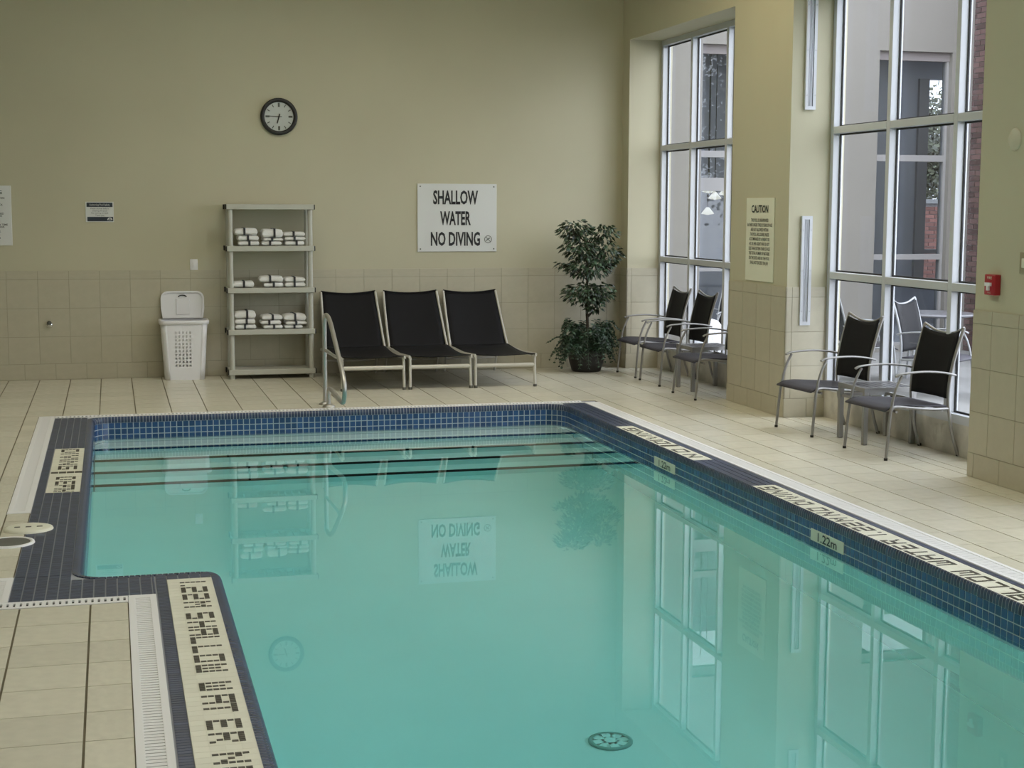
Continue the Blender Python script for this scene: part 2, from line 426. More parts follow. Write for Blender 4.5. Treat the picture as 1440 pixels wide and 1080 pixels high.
for x0, y0, x1, y1, px, py in regions:
    for a, b in cells(x0, x1, px, TP):
        for c, d in cells(y0, y1, py, TP):
            q = [project((x, y, 0)) for x, y in ((a, c), (b, c), (b, d), (a, d))]
            ar = 0
            if all(q):
                cl = [(min(max(x, 0), 1440), min(max(y, 0), 1080)) for x, y in q]
                ar = abs(sum(cl[i][0]*cl[(i+1) % 4][1]-cl[(i+1) % 4][0]*cl[i][1] for i in range(4)))/2
            cand.append((ar, a, b, c, d))
cand.sort(reverse=True)
rest = MB()
for i, (ar, a, b, c, d) in enumerate(cand):
    gx, gy = 0.009, 0.005
    if i < 300 and ar > 0: put_tile(me_ftile, floor, ((a+b)/2, (c+d)/2, -0.008), (b-a-gx, d-c-gy, 0.016))
    else: rest.box((a+gx/2, c+gy/2, -0.016), (b-gx/2, d-gy/2, 0.0))
m_ftile_rest = mat('floor_tile_rest', (0.68, 0.65, 0.53), 0.26, var=0.05, scale=4, island=0.045)
o = rest.build('distant_tiles', m_ftile_rest, floor); o['kind'] = 'stuff'

# ------------------------------------------------------------------ the pool
pool = thing('swimming_pool', 'teal indoor swimming pool edged with blue tile, filling the foreground', 'pool', (1.9, 7.5, 0))
ZW, ZB = -0.18, -1.40
# coping bed with the pool hole, walls and bottom
bed = MB()
tri_in = [[Vector((x, y, 0)) for x, y in outer], [Vector((x, y, 0)) for x, y in offset(ring, 0.02)]]
flat = [p for l in tri_in for p in l]
tri = tessellate_polygon(tri_in)
fs = []
for t in tri:
    a, b, c = (flat[i] for i in t)
    fs.append(tuple(t) if (b-a).cross(c-a).z > 0 else tuple(reversed(t)))
bed.add([(p.x, p.y, -0.007) for p in flat], fs)
bed.build('coping_bed', m_dgrout, pool, True)
basin = MB()
def wall_strip(mb, path, z0, z1):
    n = len(path)
    mb.add([(x, y, z) for z in (z0, z1) for x, y in path], [(i, i+n, (i+1) % n+n, (i+1) % n) for i in range(n)])
rw = offset(ring, 0.006)
wall_strip(basin, rw, ZB, -0.30)
tb = tessellate_polygon([[Vector((x, y, 0)) for x, y in rw]])
basin.add([(x, y, ZB) for x, y in rw], [t if (Vector(rw[t[1]])-Vector(rw[t[0]])).cross(Vector(rw[t[2]])-Vector(rw[t[0]])) > 0 else tuple(reversed(t)) for t in tb])
basin.build('basin', m_plaster, pool, True)
gw = MB(); wall_strip(gw, offset(ring, 0.0025), -0.30, -0.03); gw.build('tile_grout', m_bgrout, pool, True)
# waterline tiles: 2-inch squares, four rows under the bullnose
def band_tiles(step, rows, proud, gap):
    mb = MB(); P = resample(ring, step); N = normals(P); n = len(P)
    for i in range(n):
        a, b = P[i], P[(i+1) % n]; na, nb = N[i], N[(i+1) % n]; t = (b-a)
        a2, b2 = a+t*gap, b-t*gap
        for z1, z0 in rows:
            vs = []
            for z in (z0, z1):
                for p_, nn in ((a2, na), (b2, nb)):
                    vs.append((p_.x+nn.x*0.01, p_.y+nn.y*0.01, z)); vs.append((p_.x-nn.x*proud, p_.y-nn.y*proud, z))
            mb.add(vs, [(1, 5, 7, 3), (5, 4, 6, 7), (0, 1, 3, 2), (0, 4, 5, 1), (2, 3, 7, 6)])
    return mb
H2 = 0.0515
rows = [(-0.052-H2*k, -0.052-H2*(k+1)+0.007) for k in range(4)]
o = band_tiles(0.052, rows, 0.0, 0.075).build('waterline_tile', m_bluew, pool, True); o['kind'] = 'stuff'
# bullnose: quarter-round pieces
bn = MB(); P = resample(ring, 0.0265); N = normals(P); n = len(P); RB = 0.045
prof = [(0.055, -0.012), (0.055, 0.001)] + [(RB*(1-math.sin(a)), -RB*(1-math.cos(a))+0.001) for a in [math.radians(90*i/5) for i in range(6)]] + [(0.0, -0.050)]
for i in range(n):
    a, b = P[i], P[(i+1) % n]; t = b-a; a2, b2 = a+t*0.10, b-t*0.10
    vs = [];
    for p_, nn in ((a2, N[i]), (b2, N[(i+1) % n])):
        q = max(0.0, min(1.0, max(nn.x, nn.y)*3-1.5)) if (p_.x > 3.5 or p_.y > 13.0) else 0.0
        for d, z in prof: vs.append((p_.x+nn.x*d*(1-0.72*q), p_.y+nn.y*d*(1-0.72*q), z))
    k = len(prof); bn.add(vs, [(j, j+1, j+1+k, j+k) for j in range(k-1)] + [tuple(range(k)), tuple(reversed(range(k, 2*k)))])
bg = MB(); k = len(prof)-1
for i in range(n):
    nn = N[i]; q = max(0.0, min(1.0, max(nn.x, nn.y)*3-1.5)) if (P[i].x > 3.5 or P[i].y > 13.0) else 0.0
    for d, z in prof[1:]: bg.v.append((P[i].x+nn.x*(d*(1-0.72*q)+0.0012), P[i].y+nn.y*(d*(1-0.72*q)+0.0012), z-0.0012))
for i in range(n):
    for j in range(k-1): bg.f.append((i*k+j, i*k+j+1, ((i+1) % n)*k+j+1, ((i+1) % n)*k+j)); bg.sm.append(False)
bg.build('bullnose_grout', m_dgrout, pool, True)
o = bn.build('bullnose_tile', m_bull, pool, True); o['kind'] = 'stuff'
# flat blue tiles of the deck edge
def field(mb, x0, y0, x1, y1, px, py, z0=-0.012, z1=0.0, g=0.0066, phx=None, phy=None, gcross=None):
    for a, b in cells(x0, x1, x0 if phx is None else phx, px):
        for c, d in cells(y0, y1, y0 if phy is None else phy, py):
            gc = min(g, 0.0026) if gcross is None else gcross
            mb.box((a+g/2, c+gc/2, z0), (b-g/2, d-gc/2, z1))
L0, L1 = -0.495, -0.226
blue = MB()
field(blue, L0, 11.69, L1, GOUT_F-0.02, 0.0538, 0.0253)
field(blue, L0, 7.62, L1, 9.885, 0.0538, 0.0253); field(blue, L0, 7.135, L1, 7.62, 0.0538, 0.0253)
field(blue, L0, 9.885, -0.437, 11.69, 0.0538, 0.0253)
field(blue, L1, 7.135, 0.166, 7.518, 0.0538, 0.0253)
field(blue, 0.168, 1.0, 0.222, 7.518, 0.054, 0.0265)
field(blue, 0.222, 7.41, 0.434, 7.518, 0.054, 0.0265)
field(blue, 4.006, 9.07, 4.215, 10.11, 0.0525, 0.0265); field(blue, 4.006, 11.85, 4.215, 13.39, 0.0525, 0.0265)
field(blue, 4.16, 10.11, 4.215, 11.85, 0.056, 0.0265); field(blue, 4.172, 1.0, 4.215, 9.07, 0.043, 0.0265)
o = blue.build('deck_edge_tile', m_blue, pool, True); o['kind'] = 'stuff'

# mosaic letters
GL = {'S': '11111 10000 11111 00001 11111', 'H': '10001 10001 11111 10001 10001', 'A': '11111 10001 11111 10001 10001', 'L': '10000 10000 10000 10000 11111',
      'O': '11111 10001 10001 10001 11111', 'W': '10001 10101 10101 10101 11111', 'T': '11111 00100 00100 00100 00100', 'E': '11111 10000 11110 10000 11111',
      'R': '11111 10001 11110 10010 10001', 'N': '10001 11001 10101 10011 10001', 'D': '11110 10001 10001 10001 11110', 'I': '1 1 1 1 1', 'V': '10001 10001 01010 01010 00100',
      'G': '11111 10000 10111 10001 11111', '1': '1 1 1 1 1', '2': '11111 00001 11111 10000 11111', 'M': '10001 11011 10101 10001 10001', '.': '0 0 0 0 1', 'P': '11111 10001 11111 10000 10000',
      'C': '11111 10000 10000 10000 11111', 'U': '10001 10001 10001 10001 11111'}
def mosaic(mb, ch, org, ux, uy, ch_h, ch_w, z=0.0015):
    rws = GL[ch].split(); org = Vector(org); ux = Vector(ux); uy = Vector(uy)
    for r_, row in enumerate(rws):
        for c_, q in enumerate(row):
            if q == '1':
                p0 = org + uy*(ch_h*(4-r_)) + ux*(ch_w*c_); p1 = p0 + uy*(ch_h*0.86) + ux*(ch_w*0.80)
                mb.box((p0.x, p0.y, -0.008), (p1.x, p1.y, z))
def panel(x0, y0, x1, y1, letters, label, pitch=(0.0255, 0.0265), bars=()):
    p = MB(); field(p, x0, y0, x1, y1, 0.0537, 0.0537, -0.012, 0.0, 0.0009)
    o = p.build('lettering_panel', m_cream, pool, True); MB().box((x0, y0, -0.012), (x1, y1, -0.001)).build('panel_grout', m_cream, o, True); o['label'] = label
    for ch, org, ux, uy, h, ww in letters:
        l = MB(); mosaic(l, ch, org, ux, uy, h, ww); l.build('letter', m_letter, o, True)
    for b in bars: MB().box(*b).build('divider_tile', m_letter, o, True)
LW = [('1', 7.335), ('.', 7.275), ('2', 7.228), ('2', 7.093), ('M', 6.95), ('S', 6.752), ('H', 6.606), ('A', 6.482), ('L', 6.36), ('L', 6.225), ('O', 6.093), ('W', 5.957), ('W', 5.724), ('A', 5.566), ('T', 5.462), ('E', 5.283), ('R', 5.147), ('N', 4.945), ('O', 4.81), ('D', 4.61), ('I', 4.48), ('V', 4.43), ('I', 4.30), ('N', 4.25), ('G', 4.12)]
panel(0.222, 3.9, 0.434, 7.41, [(c, (0.28, y, 0), (0, -1, 0), (1, 0, 0), 0.025, 0.020) for c, y in LW], 'cream mosaic strip reading 1.22M shallow water along near left edge')
RWL = [('S', 5.80), ('H', 5.93), ('A', 6.06), ('L', 6.18), ('L', 6.30), ('O', 6.42), ('W', 6.55), ('W', 6.77), ('A', 6.90), ('T', 7.02), ('E', 7.15), ('R', 7.28), ('1', 7.50), ('.', 7.56), ('2', 7.62), ('2', 7.75), ('M', 7.89), ('N', 8.06), ('O', 8.20), ('D', 8.40), ('I', 8.53), ('V', 8.59), ('I', 8.72), ('N', 8.78), ('G', 8.91)]
panel(4.006, 5.0, 4.172, 9.07, [(c, (4.132, y, 0), (0, 1, 0), (-1, 0, 0), 0.0235, 0.020) for c, y in RWL], 'white mosaic strip reading shallow water no diving along right edge')
LM = [('D', 11.64), ('I', 11.45), ('V', 11.36), ('I', 11.17), ('N', 11.09), ('G', 10.90)]; LM2 = [('D', 10.45), ('E', 10.28), ('P', 10.14), ('T', 10.06), ('H', 9.98)]
bars = [((-0.43+0.052*k, 10.60, -0.008), (-0.43+0.052*k+0.046, 10.66, 0.0015)) for k in range(4)]
panel(-0.437, 9.885, -0.228, 11.69, [(c, (-0.39, y, 0), (0, -1, 0), (1, 0, 0), 0.026, 0.030) for c, y in LM] + [(c, (-0.39, y, 0), (0, -1, 0), (1, 0, 0), 0.026, 0.016 if c in 'PTH' else 0.024) for c, y in LM2], 'square cream mosaic panel with dark bar on left edge', bars=bars)
RM = [('D', 10.88), ('I', 11.05), ('V', 11.13), ('I', 11.31), ('N', 11.39), ('G', 11.58)]; RM2 = [('N', 10.22), ('O', 10.46)]
bars = [((4.012+0.036*k, 10.75, -0.008), (4.012+0.036*k+0.031, 10.81, 0.0015)) for k in range(4)]
panel(4.006, 10.11, 4.158, 11.85, [(c, (4.13, y, 0), (0, 1, 0), (-1, 0, 0), 0.0225, 0.030) for c, y in RM + RM2], 'white mosaic panel on far right edge', bars=bars)
# depth plates on the right pool face
for y0, y1, lab in ((7.73, 8.15, 'cream depth plate reading 1.22m on near right pool face'), (10.42, 10.86, 'cream depth plate on far right pool face')):
    o = MB().box((3.986, y0, -0.158), (3.996, y1, -0.088)).build('depth_plate', m_cream, pool, True); o['label'] = lab
    t = MB(); text_on(t, '1.22m', 0.072, (3.9845, (y0+y1)/2, -0.148), (0, -1, 0), (0, 0, 1), 1.5, bold=0.001); build_islands(t, 'numeral', m_ink, o)
# steps with dark nosings
for k, yn in enumerate((13.0, 12.71, 12.43, 12.16)):
    z = ZW-0.25*(k+1)
    s = MB().box((PX0, yn, ZB), (PX1, PYF, z)).build('step', m_plaster, pool, True)
    MB().box((PX0, yn-0.004, z-0.045), (PX1, yn+0.05, z+0.003)).build('nosing', m_nose, s, True)
# main drains on the pool bottom
for x, y in ((2.145, 6.365), (2.155, 5.93)):
    d = MB().lathe([(0.102, 0), (0.102, 0.015), (0.092, 0.020), (0.082, 0.020)], (x, y, ZB), 28).build('drain_ring', m_nose if y < 6 else mat('drain_grey', (0.36, 0.46, 0.44), 0.5), pool, True)
    c = MB()
    for q in range(8):
        mt = Matrix.Translation((x, y, ZB)) @ Matrix.Rotation(q*PI/4, 4, 'Z'); c.box((0.02, -0.020, 0.0), (0.084, 0.020, 0.015), mt)
    c.lathe([(0.03, 0.02), (0.0, 0.022)], (x, y, ZB), 12); c.build('drain_cover', m_plaster if y > 6 else m_black, d, True)
# water body
wp = offset(ring, 0.003); nW = len(wp)
tw = tessellate_polygon([[Vector((x, y, 0)) for x, y in wp]])
tw = [t if (Vector(wp[t[1]])-Vector(wp[t[0]])).cross(Vector(wp[t[2]])-Vector(wp[t[0]])) > 0 else tuple(reversed(t)) for t in tw]
wm = MB(); wm.add([(x, y, ZW) for x, y in wp] + [(x, y, ZB-0.01) for x, y in wp],
   list(tw) + [tuple(i+nW for i in reversed(t)) for t in tw] + [(i, (i+1) % nW, (i+1) % nW+nW, i+nW) for i in reversed(range(nW))])
# one closed skin with outward normals
water = wm.build('pool_water', m_water); tag(water, 'still teal water filling the swimming pool, mirroring the wall', 'water'); water['kind'] = 'stuff'
_b = bmesh.new(); _b.from_mesh(water.data); bmesh.ops.recalc_face_normals(_b, faces=_b.faces); _b.to_mesh(water.data); _b.free()

# ------------------------------------------------------------------ gutter grates
def bar_grate(label, x0, y0, x1, y1, rail_l, rail_r, pitch=0.02, solid=0.66):
    t = thing('gutter_grate', label, 'grate', ((x0+x1)/2, y0, 0)); ys, ye = y0+0.05, y1-0.06
    f = MB().box((x0, y0, -0.03), (x0+rail_l, y1, 0.002)).box((x1-rail_r, y0, -0.03), (x1, y1, 0.002)).box((x0+rail_l, y0, -0.03), (x1-rail_r, ys, 0.002)).box((x0+rail_l, ye, -0.03), (x1-rail_r, y1, 0.002))
    f.build('grate_frame', m_grate, t, True)
    b = MB(); y = ys
    while y < ye-pitch*0.5: b.box((x0+rail_l, y+pitch*(1-solid), -0.02), (x1-rail_r, y+pitch, 0.0005)); y += pitch
    o = b.build('grate_bar', m_grate, t, True); o['kind'] = 'stuff'
    MB().box((x0+0.005, y0+0.01, -0.03), (x1-0.005, y1-0.01, -0.0055)).build('channel', m_slot, t, True)
    return t
bar_grate('white slotted gutter grate beside the deck tiles at lower left', 0.038, 1.2, 0.163, 7.135, 0.030, 0.028, 0.031, 0.80)
bar_grate('long white slotted gutter grate along the right deck', 4.222, 1.2, GOUT_R, GOUT_F-0.13, 0.025, 0.025, 0.026, 0.78)
bar_grate('white gutter grate at the far left corner of the pool', GOUT_L, 9.25, -0.497, GOUT_F, 0.03, 0.035, 0.024, 0.85)
bar_grate('white gutter grate cut off by left edge of photo', GOUT_L, 7.135, -0.497, 7.62, 0.03, 0.03, 0.024, 0.85)
def hole_strip(label, x0, x1, y0, y1, pitch, hw, hy0, hy1):
    t = thing('gutter_strip', label, 'gutter', ((x0+x1)/2, y0, 0)); f = MB()
    f.box((x0, y0, -0.03), (x1, hy0, 0.002)).box((x0, hy1, -0.03), (x1, y1, 0.002))
    x = x0
    while x < x1: f.box((x, hy0, -0.03), (min(x+pitch-hw, x1), hy1, 0.002)); x += pitch
    f.build('strip', m_grate, t, True)
    MB().box((x0, hy0-0.01, -0.03), (x1, hy1+0.01, -0.0055)).build('channel', m_slot, t, True)
hole_strip('white gutter strip with square holes along the near left bay', GOUT_L, 0.036, NEARY, 7.133, 0.0285, 0.0105, 7.050, 7.103)
hole_strip('white gutter strip with square holes along the far pool edge', -0.495, 4.22, 13.395, GOUT_F, 0.033, 0.015, 13.43, 13.485)
# skimmer covers
t = thing('skimmer_lid', 'round cream skimmer lid with three dark marks on left deck', 'lid', (-0.485, 8.78, 0))
MB().lathe([(0.0, 0.014), (0.115, 0.014), (0.130, 0.010), (0.135, 0.0)], (0, 0, 0), 36).build('lid_plate', m_cream, t)
k = MB()
for x in (-0.06, 0.0, 0.06): k.rbox((x-0.016, -0.012, 0.010), (x+0.016, 0.012, 0.0155), 0.002, 1)
build_islands(k, 'finger_slot', m_letter, t, False)
t = thing('skimmer_lid', 'grey round skimmer cover with a white rim, cut by left photo edge', 'lid', (-0.57, 8.43, 0))
MB().lathe([(0.112, 0.006), (0.118, 0.010), (0.132, 0.009), (0.136, 0.0)], (0, 0, 0), 36).build('rim', m_grate, t)
MB().lathe([(0.0, 0.007), (0.112, 0.007)], (0, 0, 0), 36).build('cover_plate', mat('cover_grey', srgb(96, 96, 90), 0.6, var=0.1), t)

# ------------------------------------------------------------------ windows
def window(name, ys, y_lo, y_hi):
    root = MB().box((XW, y_lo, 0.235), (6.062, y_hi, 0.30)).box((XW, y_lo, HEAD-0.06), (6.062, y_hi, HEAD)).build(name, m_alu); root['kind'] = 'structure'
    XG = 6.045; mw = 0.055
    for y in ys: MB().rbox((XW, y-mw, 0.30), (6.062, y, HEAD-0.06), 0.003, 1, smooth=False).build('mullion', m_alu, root)
    gaps = [(ys[i+1], ys[i]-mw) for i in range(len(ys)-1)]
    for z0, z1 in ((1.20, 1.26), (2.43, 2.49)):
        for a, b in gaps: MB().rbox((XW, a, z0), (6.062, b, z1), 0.003, 1, smooth=False).build('transom', m_alu, root)
    zs = [0.30, 1.20, 1.26, 2.43, 2.49, HEAD-0.06]
    for a, b in gaps:
        for j in range(3):
            z0, z1 = zs[2*j], zs[2*j+1]
            p = MB().box((XG-0.004, a+0.004, z0+0.004), (XG+0.004, b-0.004, z1-0.004)).build('pane', m_glass, root)
            g = MB(); gt = 0.014
            for xx0, xx1 in ((XG-0.016, XG-0.004),):
                g.box((xx0, a, z0), (xx1, a+gt, z1)).box((xx0, b-gt, z0), (xx1, b, z1)).box((xx0, a+gt, z0), (xx1, b-gt, z0+gt)).box((xx0, a+gt, z1-gt), (xx1, b-gt, z1))
            g.build('gasket', m_gasket, p)
window('window_1', [P0Y, 15.33, 14.36, 13.335], B1A, P0Y)
window('window_2', [P1A, 11.06, 10.06, 9.135], P2A, P1A)
window('window_3', [7.83, 6.86, 5.90, 4.935], 4.88, 7.83)
window('window_4', [3.63, 2.66, 1.70, 0.735], 0.68, 3.63)
# air grilles in the reveal of the middle pillar
def grille(z0, z1, label):
    t = thing('air_grille', label, 'vent', (5.765, P1A, z0))
    f = MB(); x0, x1, y0, y1 = 5.715, 5.812, P1A-0.026, P1A-0.001
    f.box((x0, y0, z0), (x0+0.026, y1, z1)).box((x1-0.026, y0, z0), (x1, y1, z1)).box((x0+0.026, y0, z0), (x1-0.026, y1, z0+0.03)).box((x0+0.026, y0, z1-0.03), (x1-0.026, y1, z1))
    f.build('grille_frame', m_alu, t, True)
    MB().box((x0+0.02, P1A-0.008, z0+0.02), (x1-0.02, P1A-0.002, z1-0.02)).build('grille_back', m_slot, t, True)
    for x in (5.751, 5.763, 5.775): MB().box((x-0.003, y0+0.004, z0+0.03), (x+0.003, P1A-0.008, z1-0.03)).build('fin', m_alu, t, True)
    s = MB()
    for z in (z0+0.12, (z0+z1)/2, z1-0.12):
        for x in (x0+0.012, x1-0.012): s.lathe([(0.0, -0.002), (0.005, -0.0015), (0.005, 0.002)], (x, y0, z), 8, axis='y')
    s.build('screw', m_gasket, t, True)['kind'] = 'stuff'
grille(0.80, 1.735, 'lower white linear air grille on the middle pillar reveal')
grille(2.63, 3.62, 'upper white linear air grille on the middle pillar reveal')

# ------------------------------------------------------------------ wall fittings
def plate_y(x0, x1, z0, z1, th=0.008): return MB().box((x0, YB-th, z0), (x1, YB, z1))
t = thing('wall_clock', 'round black-rimmed wall clock with a white face', 'clock', (1.760, YB, 2.745))
MB().lathe([(0.195, 0.0), (0.195, 0.035), (0.180, 0.048), (0.158, 0.044), (0.152, 0.022)], (0, 0, 0), 48, axis='y').build('rim', m_black, t)
MB().disc((0, -0.020, 0), 0.158, 48, 'y').build('dial', m_clock, t)
k = MB()
for h in range(12):
    a = h*PI/6; q = Matrix.Rotation(a, 4, 'Y'); ln = 0.042 if h % 3 == 0 else 0.03; wd = 0.010 if h % 3 == 0 else 0.0045
    k.box((-wd, -0.0225, 0.100+0.042-ln), (wd, -0.021, 0.142), q)
build_islands(k, 'hour_mark', m_gink, t, False)
for nm, ang, ln, wd in (('hour_hand', 196, 0.075, 0.006), ('minute_hand', 272, 0.11, 0.004)):
    MB().box((-wd, -0.0265, -0.03), (wd, -0.024, ln), Matrix.Rotation(math.radians(ang), 4, 'Y')).build(nm, m_ink if nm == 'hour_hand' else m_gink, t)
gl = MB().disc((0, -0.036, 0), 0.160, 48, 'y').build('cover_glass', m_glass, t)
# big sign
t = thing('warning_sign', 'large white sign reading shallow water no diving', 'sign', (3.695, YB, 1.31))
MB().rbox((3.25, YB-0.012, 1.312), (4.142, YB-0.001, 2.053), 0.003, 1, smooth=False).build('sign_board', m_sign, t, True)
k = MB()
for s_, z, wd in (('SHALLOW', 1.835, 0.505), ('WATER', 1.608, 0.345), ('NO DIVING', 1.382, 0.555)): text_on(k, s_, 0.205, (3.675, YB-0.014, z), (1, 0, 0), (0, 0, 1), bold=0.006, fit=wd)
build_islands(k, 'letter', m_ink, t)
k = MB()
for i in range(24):
    a = 2*PI*i/24; k.box((-0.006, -0.001, 0.036), (0.006, 0.001, 0.042), Matrix.Translation((4.045, YB-0.0135, 1.447)) @ Matrix.Rotation(a, 4, 'Y'))
k.box((-0.003, -0.001, -0.036), (0.003, 0.001, 0.036), Matrix.Translation((4.045, YB-0.0135, 1.447)) @ Matrix.Rotation(math.radians(-45), 4, 'Y'))
k.box((-0.005, -0.001, -0.024), (0.005, 0.001, 0.018), Matrix.Translation((4.042, YB-0.0137, 1.447)) @ Matrix.Rotation(math.radians(50), 4, 'Y'))
k.disc((4.061, YB-0.0137, 1.459), 0.006, 10, 'y'); k.build('no_diving_symbol', m_gink, t, True)['kind'] = 'stuff'
k = MB()
for x in (3.282, 4.11):
    for z in (1.342, 2.023): k.lathe([(0.0, 0.004), (0.008, 0.002), (0.008, -0.002)], (x, YB-0.012, z), 10, axis='y')
build_islands(k, 'screw', m_gink, t)
# small notice
t = thing('notice', 'small white notice with dark bands above and below', 'sign', (-0.10, YB, 1.634))
plate_y(-0.241, 0.041, 1.632, 1.840, 0.006).build('notice_board', m_sign, t, True)
plate_y(-0.230, 0.030, 1.787, 1.832, 0.0075).build('header_band', m_navy, t, True)
plate_y(-0.225, 0.034, 1.640, 1.685, 0.0075).build('footer_band', m_navy, t, True)
k = MB(); text_on(k, 'Swimming Pool Safety', 0.027, (-0.10, YB-0.009, 1.801), (1, 0, 0), (0, 0, 1), 0.85); k.build('heading', m_sign, t, True)['kind'] = 'stuff'
k = MB()
for i, s_ in enumerate(('Please shower before', 'entering the pool', 'No running on deck', 'Thank you')): text_on(k, s_, 0.021, (-0.10, YB-0.008, 1.764-0.023*i), (1, 0, 0), (0, 0, 1), 1.0)
k.build('lettering', m_gink, t, True)['kind'] = 'stuff'
k = MB(); 
for i in range(9):
    a0, a1 = PI*i/9, PI*(i+1)/9; k.add([(0.0+r_*math.cos(a), YB-0.009, 1.652+r_*math.sin(a)) for r_, a in ((0.026, a0), (0.026, a1), (0.017, a1), (0.017, a0))], [(0, 1, 2, 3)])
k.add([(-0.014, YB-0.009, 1.652), (0.014, YB-0.009, 1.652), (0.014, YB-0.009, 1.658), (-0.014, YB-0.009, 1.658)], [(0, 1, 2, 3)]); k.build('arch_emblem', m_sign, t, True)
# sign at the left edge
t = thing('rules_sign', 'tall white notice of rules cut off by left photo edge', 'sign', (-1.24, YB, 1.39))
MB().rbox((-1.50, YB-0.012, 1.392), (-0.970, YB-0.001, 2.001), 0.003, 1, smooth=False).build('sign_board', m_sign, t, True)
k = MB(); text_on(k, 'WARNING', 0.055, (-1.235, YB-0.014, 1.915), (1, 0, 0), (0, 0, 1), 1.35, bold=0.001)
for i, s_ in enumerate(('PERSONS WITH ANY OPEN SORE', 'MUST NOT ENTER POOL', '', 'NO RUNNING ON THE DECK', '', 'SHOWER BEFORE USE', '', 'CHILDREN MUST BE WATCHED', 'BY AN ADULT AT ALL TIMES', '', 'NO FOOD OR GLASS', '', 'DO NOT SWIM ALONE AT ANY TIME', 'EMERGENCY TELEPHONE NEAR', '', 'NO DIVING IN THE POOL', 'NO ROUGH PLAY HERE', '', 'OBEY ALL POSTED SIGNS', 'AND POOL STAFF')):
    if s_: text_on(k, s_, 0.027, (-1.235, YB-0.014, 1.865-0.0225*i), (1, 0, 0), (0, 0, 1), 1.0, bold=0.0005)
k.build('lettering', m_gink, t, True)['kind'] = 'stuff'
# outlet plate above basket, hose bib
t = thing('switch_plate', 'small white blank plate above the laundry basket', 'switch', (0.846, YB, 1.13))
MB().rbox((0.806, YB-0.008, 1.128), (0.886, YB, 1.243), 0.003, 1).build('plate', m_white, t, True)
MB().rbox((0.831, YB-0.011, 1.155), (0.861, YB-0.006, 1.215), 0.002, 1).build('rocker', m_white, t, True)
t = thing('hose_tap', 'small chrome hose tap on the back wall tiles', 'tap', (-0.634, YB, 0.572))
YT = -0.012
MB().lathe([(0.0, 0.030), (0.022, 0.028), (0.034, 0.016), (0.036, 0.006), (0.036, 0)], (0, YT, 0), 20, axis='y').build('flange', m_chrome, t)
MB().tube([(0, YT-0.02, 0), (0, YT-0.06, 0), (0.004, YT-0.075, -0.02)], 0.013, 10).build('spout', m_chrome, t)
MB().lathe([(0.0, 0.008), (0.024, 0.006), (0.024, 0)], (0.0, YT-0.045, 0.022), 12, axis='y').build('handle', m_gink, t)
# pillar sign
t = thing('caution_sign', 'tall cream caution sign on the middle pillar', 'sign', (XR, 12.6, 1.152))
MB().rbox((XR-0.010, 12.305, 1.152), (XR, 12.905, 1.892), 0.002, 1, smooth=False).build('sign_board', m_csign, t, True)
k = MB(); text_on(k, 'CAUTION', 0.092, (XR-0.012, 12.605, 1.762), (0, -1, 0), (0, 0, 1), bold=0.0025, fit=0.36); build_islands(k, 'letter', m_ink, t)
k = MB()
for i, s_ in enumerate(('THIS POOL IS UNSUPERVISED', 'BATHERS UNDER TWELVE YEARS OF AGE', 'ARE NOT ALLOWED WITHIN', 'THE POOL ENCLOSURE UNLESS', 'ACCOMPANIED BY A PARENT OR', 'HIS OR HER AGENT WHO IS NOT', 'LESS THAN SIXTEEN YEARS OF AGE', 'THE TOTAL NUMBER OF BATHERS', 'ON THE DECK AND IN THE POOL', 'SHALL NOT EXCEED TEN (10)')):
    text_on(k, s_, 0.040, (XR-0.012, 12.605, 1.680-0.042*i), (0, -1, 0), (0, 0, 1), 0.72, bold=0.0006)
k.build('lettering', m_gink, t, True)['kind'] = 'stuff'
# fire alarm, cover plates
t = thing('fire_alarm', 'red fire alarm pull station with white handle on right pillar', 'alarm', (XR, 8.845, 1.24))
MB().rbox((XR-0.045, 8.782, 1.240), (XR, 8.908, 1.375), 0.006, 2).build('alarm_body', m_red, t, True)
k = MB().box((XR-0.060, 8.820, 1.300), (XR-0.044, 8.882, 1.322)).box((XR-0.060, 8.840, 1.270), (XR-0.044, 8.862, 1.300)); k.build('pull_handle', m_white, t, True, label='white T-shaped handle')
k = MB(); text_on(k, 'FIRE', 0.026, (XR-0.0465, 8.845, 1.345), (0, -1, 0), (0, 0, 1), 1.2); text_on(k, 'PULL', 0.014, (XR-0.0465, 8.845, 1.252), (0, -1, 0), (0, 0, 1), 1.2); k.build('lettering', m_csign, t, True)['kind'] = 'stuff'
o = MB().lathe([(0.0, 0.010), (0.066, 0.009), (0.072, 0.004), (0.072, 0)], (XR, 8.686, 2.242), 32, axis='x').build('cover_plate', mat('beige_cover', (0.56, 0.53, 0.40), 0.5)); tag(o, 'round beige blank cover plate high on the right pillar', 'plate')
t = thing('switch_plate', 'beige wall plate cut by the right photo edge', 'switch', (XR, 8.53, 1.39))
MB().rbox((XR-0.008, 8.480, 1.392), (XR, 8.572, 1.528), 0.003, 1).build('plate', mat('brass_plate', (0.30, 0.27, 0.17), 0.5), t, True)
MB().rbox((XR-0.014, 8.510, 1.430), (XR-0.006, 8.542, 1.490), 0.002, 1).build('rocker', m_csign, t, True)

